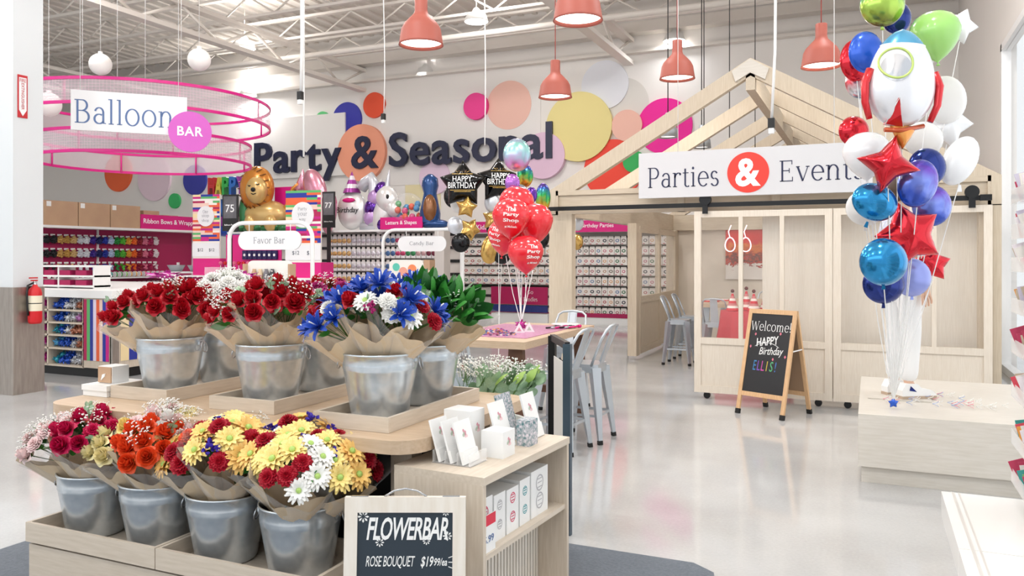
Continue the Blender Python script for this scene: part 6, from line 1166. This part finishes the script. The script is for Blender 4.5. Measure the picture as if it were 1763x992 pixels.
pts = [(0, 0, .93), (0, 0, 1.12), (-.01, 0, 1.32), (-.005, 0, 1.44), (.01, 0, 1.50), (.02, 0, 1.58), (.015, 0, 1.66), (.10, 0, 1.585)]; rad = [(.11, .14), (.10, .12), (.11, .15), (.06, .06), (.05, .05), (.085, .075), (.075, .07), .018]; ed = [(0, 1), (1, 2), (2, 3), (3, 4), (4, 5), (5, 6), (5, 7)]
for s_ in (-1, 1):
    b0 = len(pts); pts += [(0, s_*.16, 1.39), (-.03, s_*.215, 1.12), (.04, s_*.21, .90), (.055, s_*.21, .83)]; rad += [.055, .042, .028, (.018, .036)]; ed += [(2, b0), (b0, b0+1), (b0+1, b0+2), (b0+2, b0+3)]
    for f_, (dx, ln) in enumerate(((-.03, .075), (-.01, .088), (.012, .082), (.032, .064))): c0 = len(pts); pts += [(.055+dx*1.05, s_*.212, .80), (.06+dx*1.2, s_*.216, .80-ln*.55), (.066+dx*1.2, s_*.208, .80-ln)]; rad += [.0095, .0088, .0075]; ed += [(b0+3, c0), (c0, c0+1), (c0+1, c0+2)]
    c0 = len(pts); pts += [(.09, s_*.195, .84), (.105, s_*.19, .80)]; rad += [.011, .009]; ed += [(b0+3, c0), (c0, c0+1)]
    h0 = len(pts); pts += [(0, s_*.085, .86), (.012, s_*.09, .50), (-.01, s_*.09, .10), (.1, s_*.095, .045)]; rad += [.08, .055, .038, .035]; ed += [(0, h0), (h0, h0+1), (h0+1, h0+2), (h0+2, h0+3)]
SKIN = mat('skin_tone', 'dcb39a', .5); skin('body', pts, ed, rad, SKIN)
TR = mat('white_trousers', 'eeeeee', .8, bump=.12, bscale=12); tp = [(0, 0, .99), (0, 0, .9)]; tr = [(.125, .15), (.125, .16)]; te = [(0, 1)]
for s_ in (-1, 1): b0 = len(tp); tp += [(0, s_*.088, .8), (.015, s_*.092, .5), (-.0, s_*.092, .25), (-.01, s_*.092, .11)]; tr += [.095, .078, .07, .072]; te += [(1, b0), (b0, b0+1), (b0+1, b0+2), (b0+2, b0+3)]
skin('trousers', tp, te, tr, TR)
sp_ = [(0, 0, .82), (0, 0, 1.12), (-.01, 0, 1.33), (-.005, 0, 1.43)]; sr = [(.14, .175), (.12, .15), (.13, .17), (.07, .075)]; se = [(0, 1), (1, 2), (2, 3)]
for s_ in (-1, 1): b0 = len(sp_); sp_ += [(0, s_*.17, 1.385), (-.02, s_*.205, 1.2)]; sr += [.07, .062]; se += [(2, b0), (b0, b0+1)]
skin('shirt', sp_, se, sr, mat('floral_shirt', 'f1f1f3', .8, noise='b9c4e2', bscale=45)); MB().ball((-.012, 0, 1.635), .10, .092, .105, 18, 12).build('hair', mat('brown_hair', '4f3a2c', .6), pe)
m = MB().m(BLK)
for s_ in (-1, 1): m.ball((.098, s_*.032, 1.615), .008, .012, .007, 8, 6)
m.m(mat('lip_tone', 'b5766a', .5)).ball((.098, 0, 1.545), .008, .024, .006, 8, 6); m.build('face_features', None, pe)
for s_ in (-1, 1):
    x0 = -.0; m = MB().m(WHITE); pr_ = [(-.085, .0), (.195, .0), (.2, .03), (.16, .06), (.08, .075), (.04, .11), (-.06, .115), (-.09, .06)]; m.prism(pr_, s_*.094-.042, s_*.094+.042, 'xz'); o = m.build('sneaker', None, pe); MB().box(-.09, .2, s_*.094-.045, s_*.094+.045, -.006, .016).build('sole', mat('sole_tan', 'b9a48f', .7), o); MB().prism([(-.03, .06), (.03, .05), (-.02, .095)], s_*.094-.046, s_*.094+.046, 'xz').build('blue_patch', NVF, o)
tag(MB().rbox(PP.x-.25, PP.x+.2, PP.y-.18, PP.y+.18, .491, .499, .02).build('base_board', PALE), 'thin pale board on the platform under the white sneakers', 'board')
# ================================================================== A-frame chalkboard by the house
g = thing('easel_sign', 'A-frame chalkboard easel with birthday lettering standing in front of the house', 'chalkboard sign', (-1.02, 8.35, 0), R(-25)); hw = .27; LN = 1.09; th = math.atan2(.26, 1.05)
fr = bpy.data.objects.new('front_frame', MB().m(PINE).box(-hw, -hw+.04, -.012, .012, .05, LN).box(hw-.04, hw, -.012, .012, .05, LN).box(-hw+.04, hw-.04, -.0115, .0115, LN-.045, LN).box(-hw+.04, hw-.04, -.0115, .0115, .19, .235).mesh('front_frame')); COL.objects.link(fr); fr.parent = g; fr.rotation_euler = (-th, 0, 0)
MB().box(-hw+.035, hw-.035, -.004, .006, .225, LN-.04).build('board', BOARDM, fr)
for s_ in (-1, 1): MB().box(s_*(hw-.02)-.023, s_*(hw-.02)+.023, -.016, .016, -.0, .05).build('rubber_foot', RUBBER, fr)
put_serif('lettering', 'Welcome!', CHALK, fr, (0, -.005, .92), .45, .105); WH2 = CHALK
put_text('lettering', 'HAPPY', CHALK, fr, (-.015, -.005, .765), .25, .085, rot=(pi/2, R(-9), 0), ext=.001, bold=.012, shear=.12); put_text('lettering', 'Birthday', CHALK, fr, (.04, -.005, .655), .27, .10, rot=(pi/2, R(-3), 0), ext=.001, bold=.0, shear=.3)
for i, (ch, c) in enumerate((('E', '3f83b8'), ('L', '7a4fb0'), ('L', 'c74fa0'), ('I', 'd8c04a'), ('S', '58b07a'), ('!', '4f7fd0'))): put_text('chalk_letter', ch, mat('chalk_'+c, c, .7), fr, (-.125+i*.046+(.0 if i < 4 else .004), -.005, .51), .035 if ch not in 'I!' else .012, .1, ext=.001, shear=.1)
MB().tube([(-.15+.27*t, -.005, .705+.045*sin(pi*t)**.8) for t in [i/12 for i in range(13)]], .003, 5).build('chalk_swoosh', CHALK, fr)
for x, z in ((-.16, .83), (.12, .85), (-.2, .70), (.2, .62), (.07, .585)): MB().add([(x-.012, -.0055, z), (x, -.0055, z-.018), (x+.012, -.0055, z), (x, -.0055, z+.018)], [(0, 1, 2, 3)]).build('chalk_spark', mat('chalk_pinkspark', 'd9788a', .7), fr)
rf = bpy.data.objects.new('rear_frame', MB().m(PINE).box(-hw, -hw+.04, -.012, .012, .05, LN).box(hw-.04, hw, -.012, .012, .05, LN).box(-hw+.04, hw-.04, -.0115, .0115, LN-.045, LN).box(-hw+.04, hw-.04, -.0115, .0115, .19, .235).mesh('rear_frame')); COL.objects.link(rf); rf.parent = g; rf.rotation_euler = (th, 0, 0); rf.location = (0, .53, 0)
MB().box(-hw+.035, hw-.035, -.004, .004, .225, LN-.04).build('back_board', mat('hardboard', '9a7d62', .7), rf)
for s_ in (-1, 1): MB().box(s_*(hw-.02)-.023, s_*(hw-.02)+.023, -.016, .016, 0, .05).build('rubber_foot', RUBBER, rf); MB().bar((s_*(hw-.005), .17, .66), (s_*(hw-.005), .36, .67), .006, .012).build('brace', WHITE, g)
# ================================================================== card rack and low deck at the right edge
g = thing('low_deck', 'low glossy white deck under the card rack at the right edge', 'deck', (.75, 4.2, 0)); DK = mat('deck_white', 'f1f0ee', .15)
part('deck_near', MB().box(.40, 1.1, 2.2, 4.55, 0, .15), DK, g); part('deck_far', MB().box(.40, 1.1, 4.555, 5.62, 0, .15), DK, g)
part('edge_strip', MB().box(.455, .47, 2.2, 5.62, .150, .152).box(.49, .5, 2.2, 5.62, .150, .152), mat('deck_grey', 'd5d2ce', .3), g)
g = thing('card_rack', 'white greeting card rack with clear pockets at the right edge', 'card rack', (.93, 5.0, .15)); part('back_panel', MB().box(.95, .98, 4.3, 5.56, .15, 2.15), WHITE, g)
rows = [1.98, 1.77, 1.58, 1.34, 1.10, .84, .56, .33]
for z in rows: part('pocket', MB().m(ACRYL).box(.765, .768, 4.3, 5.58, z-.06, z+.02).box(.765, .95, 4.3, 5.58, z-.065, z-.06).box(.765, .95, 5.577, 5.58, z-.06, z+.02), None, g)
rnd = random.Random(21); CC = ['d84a5a', 'e9e4dd', 'c9b9a2', '3f9a94', 'e8a04a', 'efe6ea', '8fae6a', 'b7385a', 'cfc8d8']; ON = ['top', 'second', 'third', 'fourth', 'fifth', 'sixth', 'seventh', 'bottom']
for r_, z in enumerate(rows):
    for i in range(8):
        y = 5.53-i*.085; hgt = rnd.uniform(.12, .16); t_ = thing('greeting_card', f"greeting card in the {ON[r_]} pocket row of the card rack", 'greeting card', (.785+rnd.uniform(0, .03), y, z-.058), rot=(R(-4), R(-16+rnd.uniform(-6, 8)), 0), group=f"cards in pocket row {r_+1} of the rack")
        c = CC[rnd.randrange(9)] if r_ > 2 or i == 0 else CC[[1, 5, 8][i % 3]]
        MB().m(mat('card_'+c, c, .6)).box(0, .10, -.004, .004, 0, hgt).m(WHITE).box(.004, .10, .0045, .013, 0, hgt-.012).build('folded_card', None, t_)
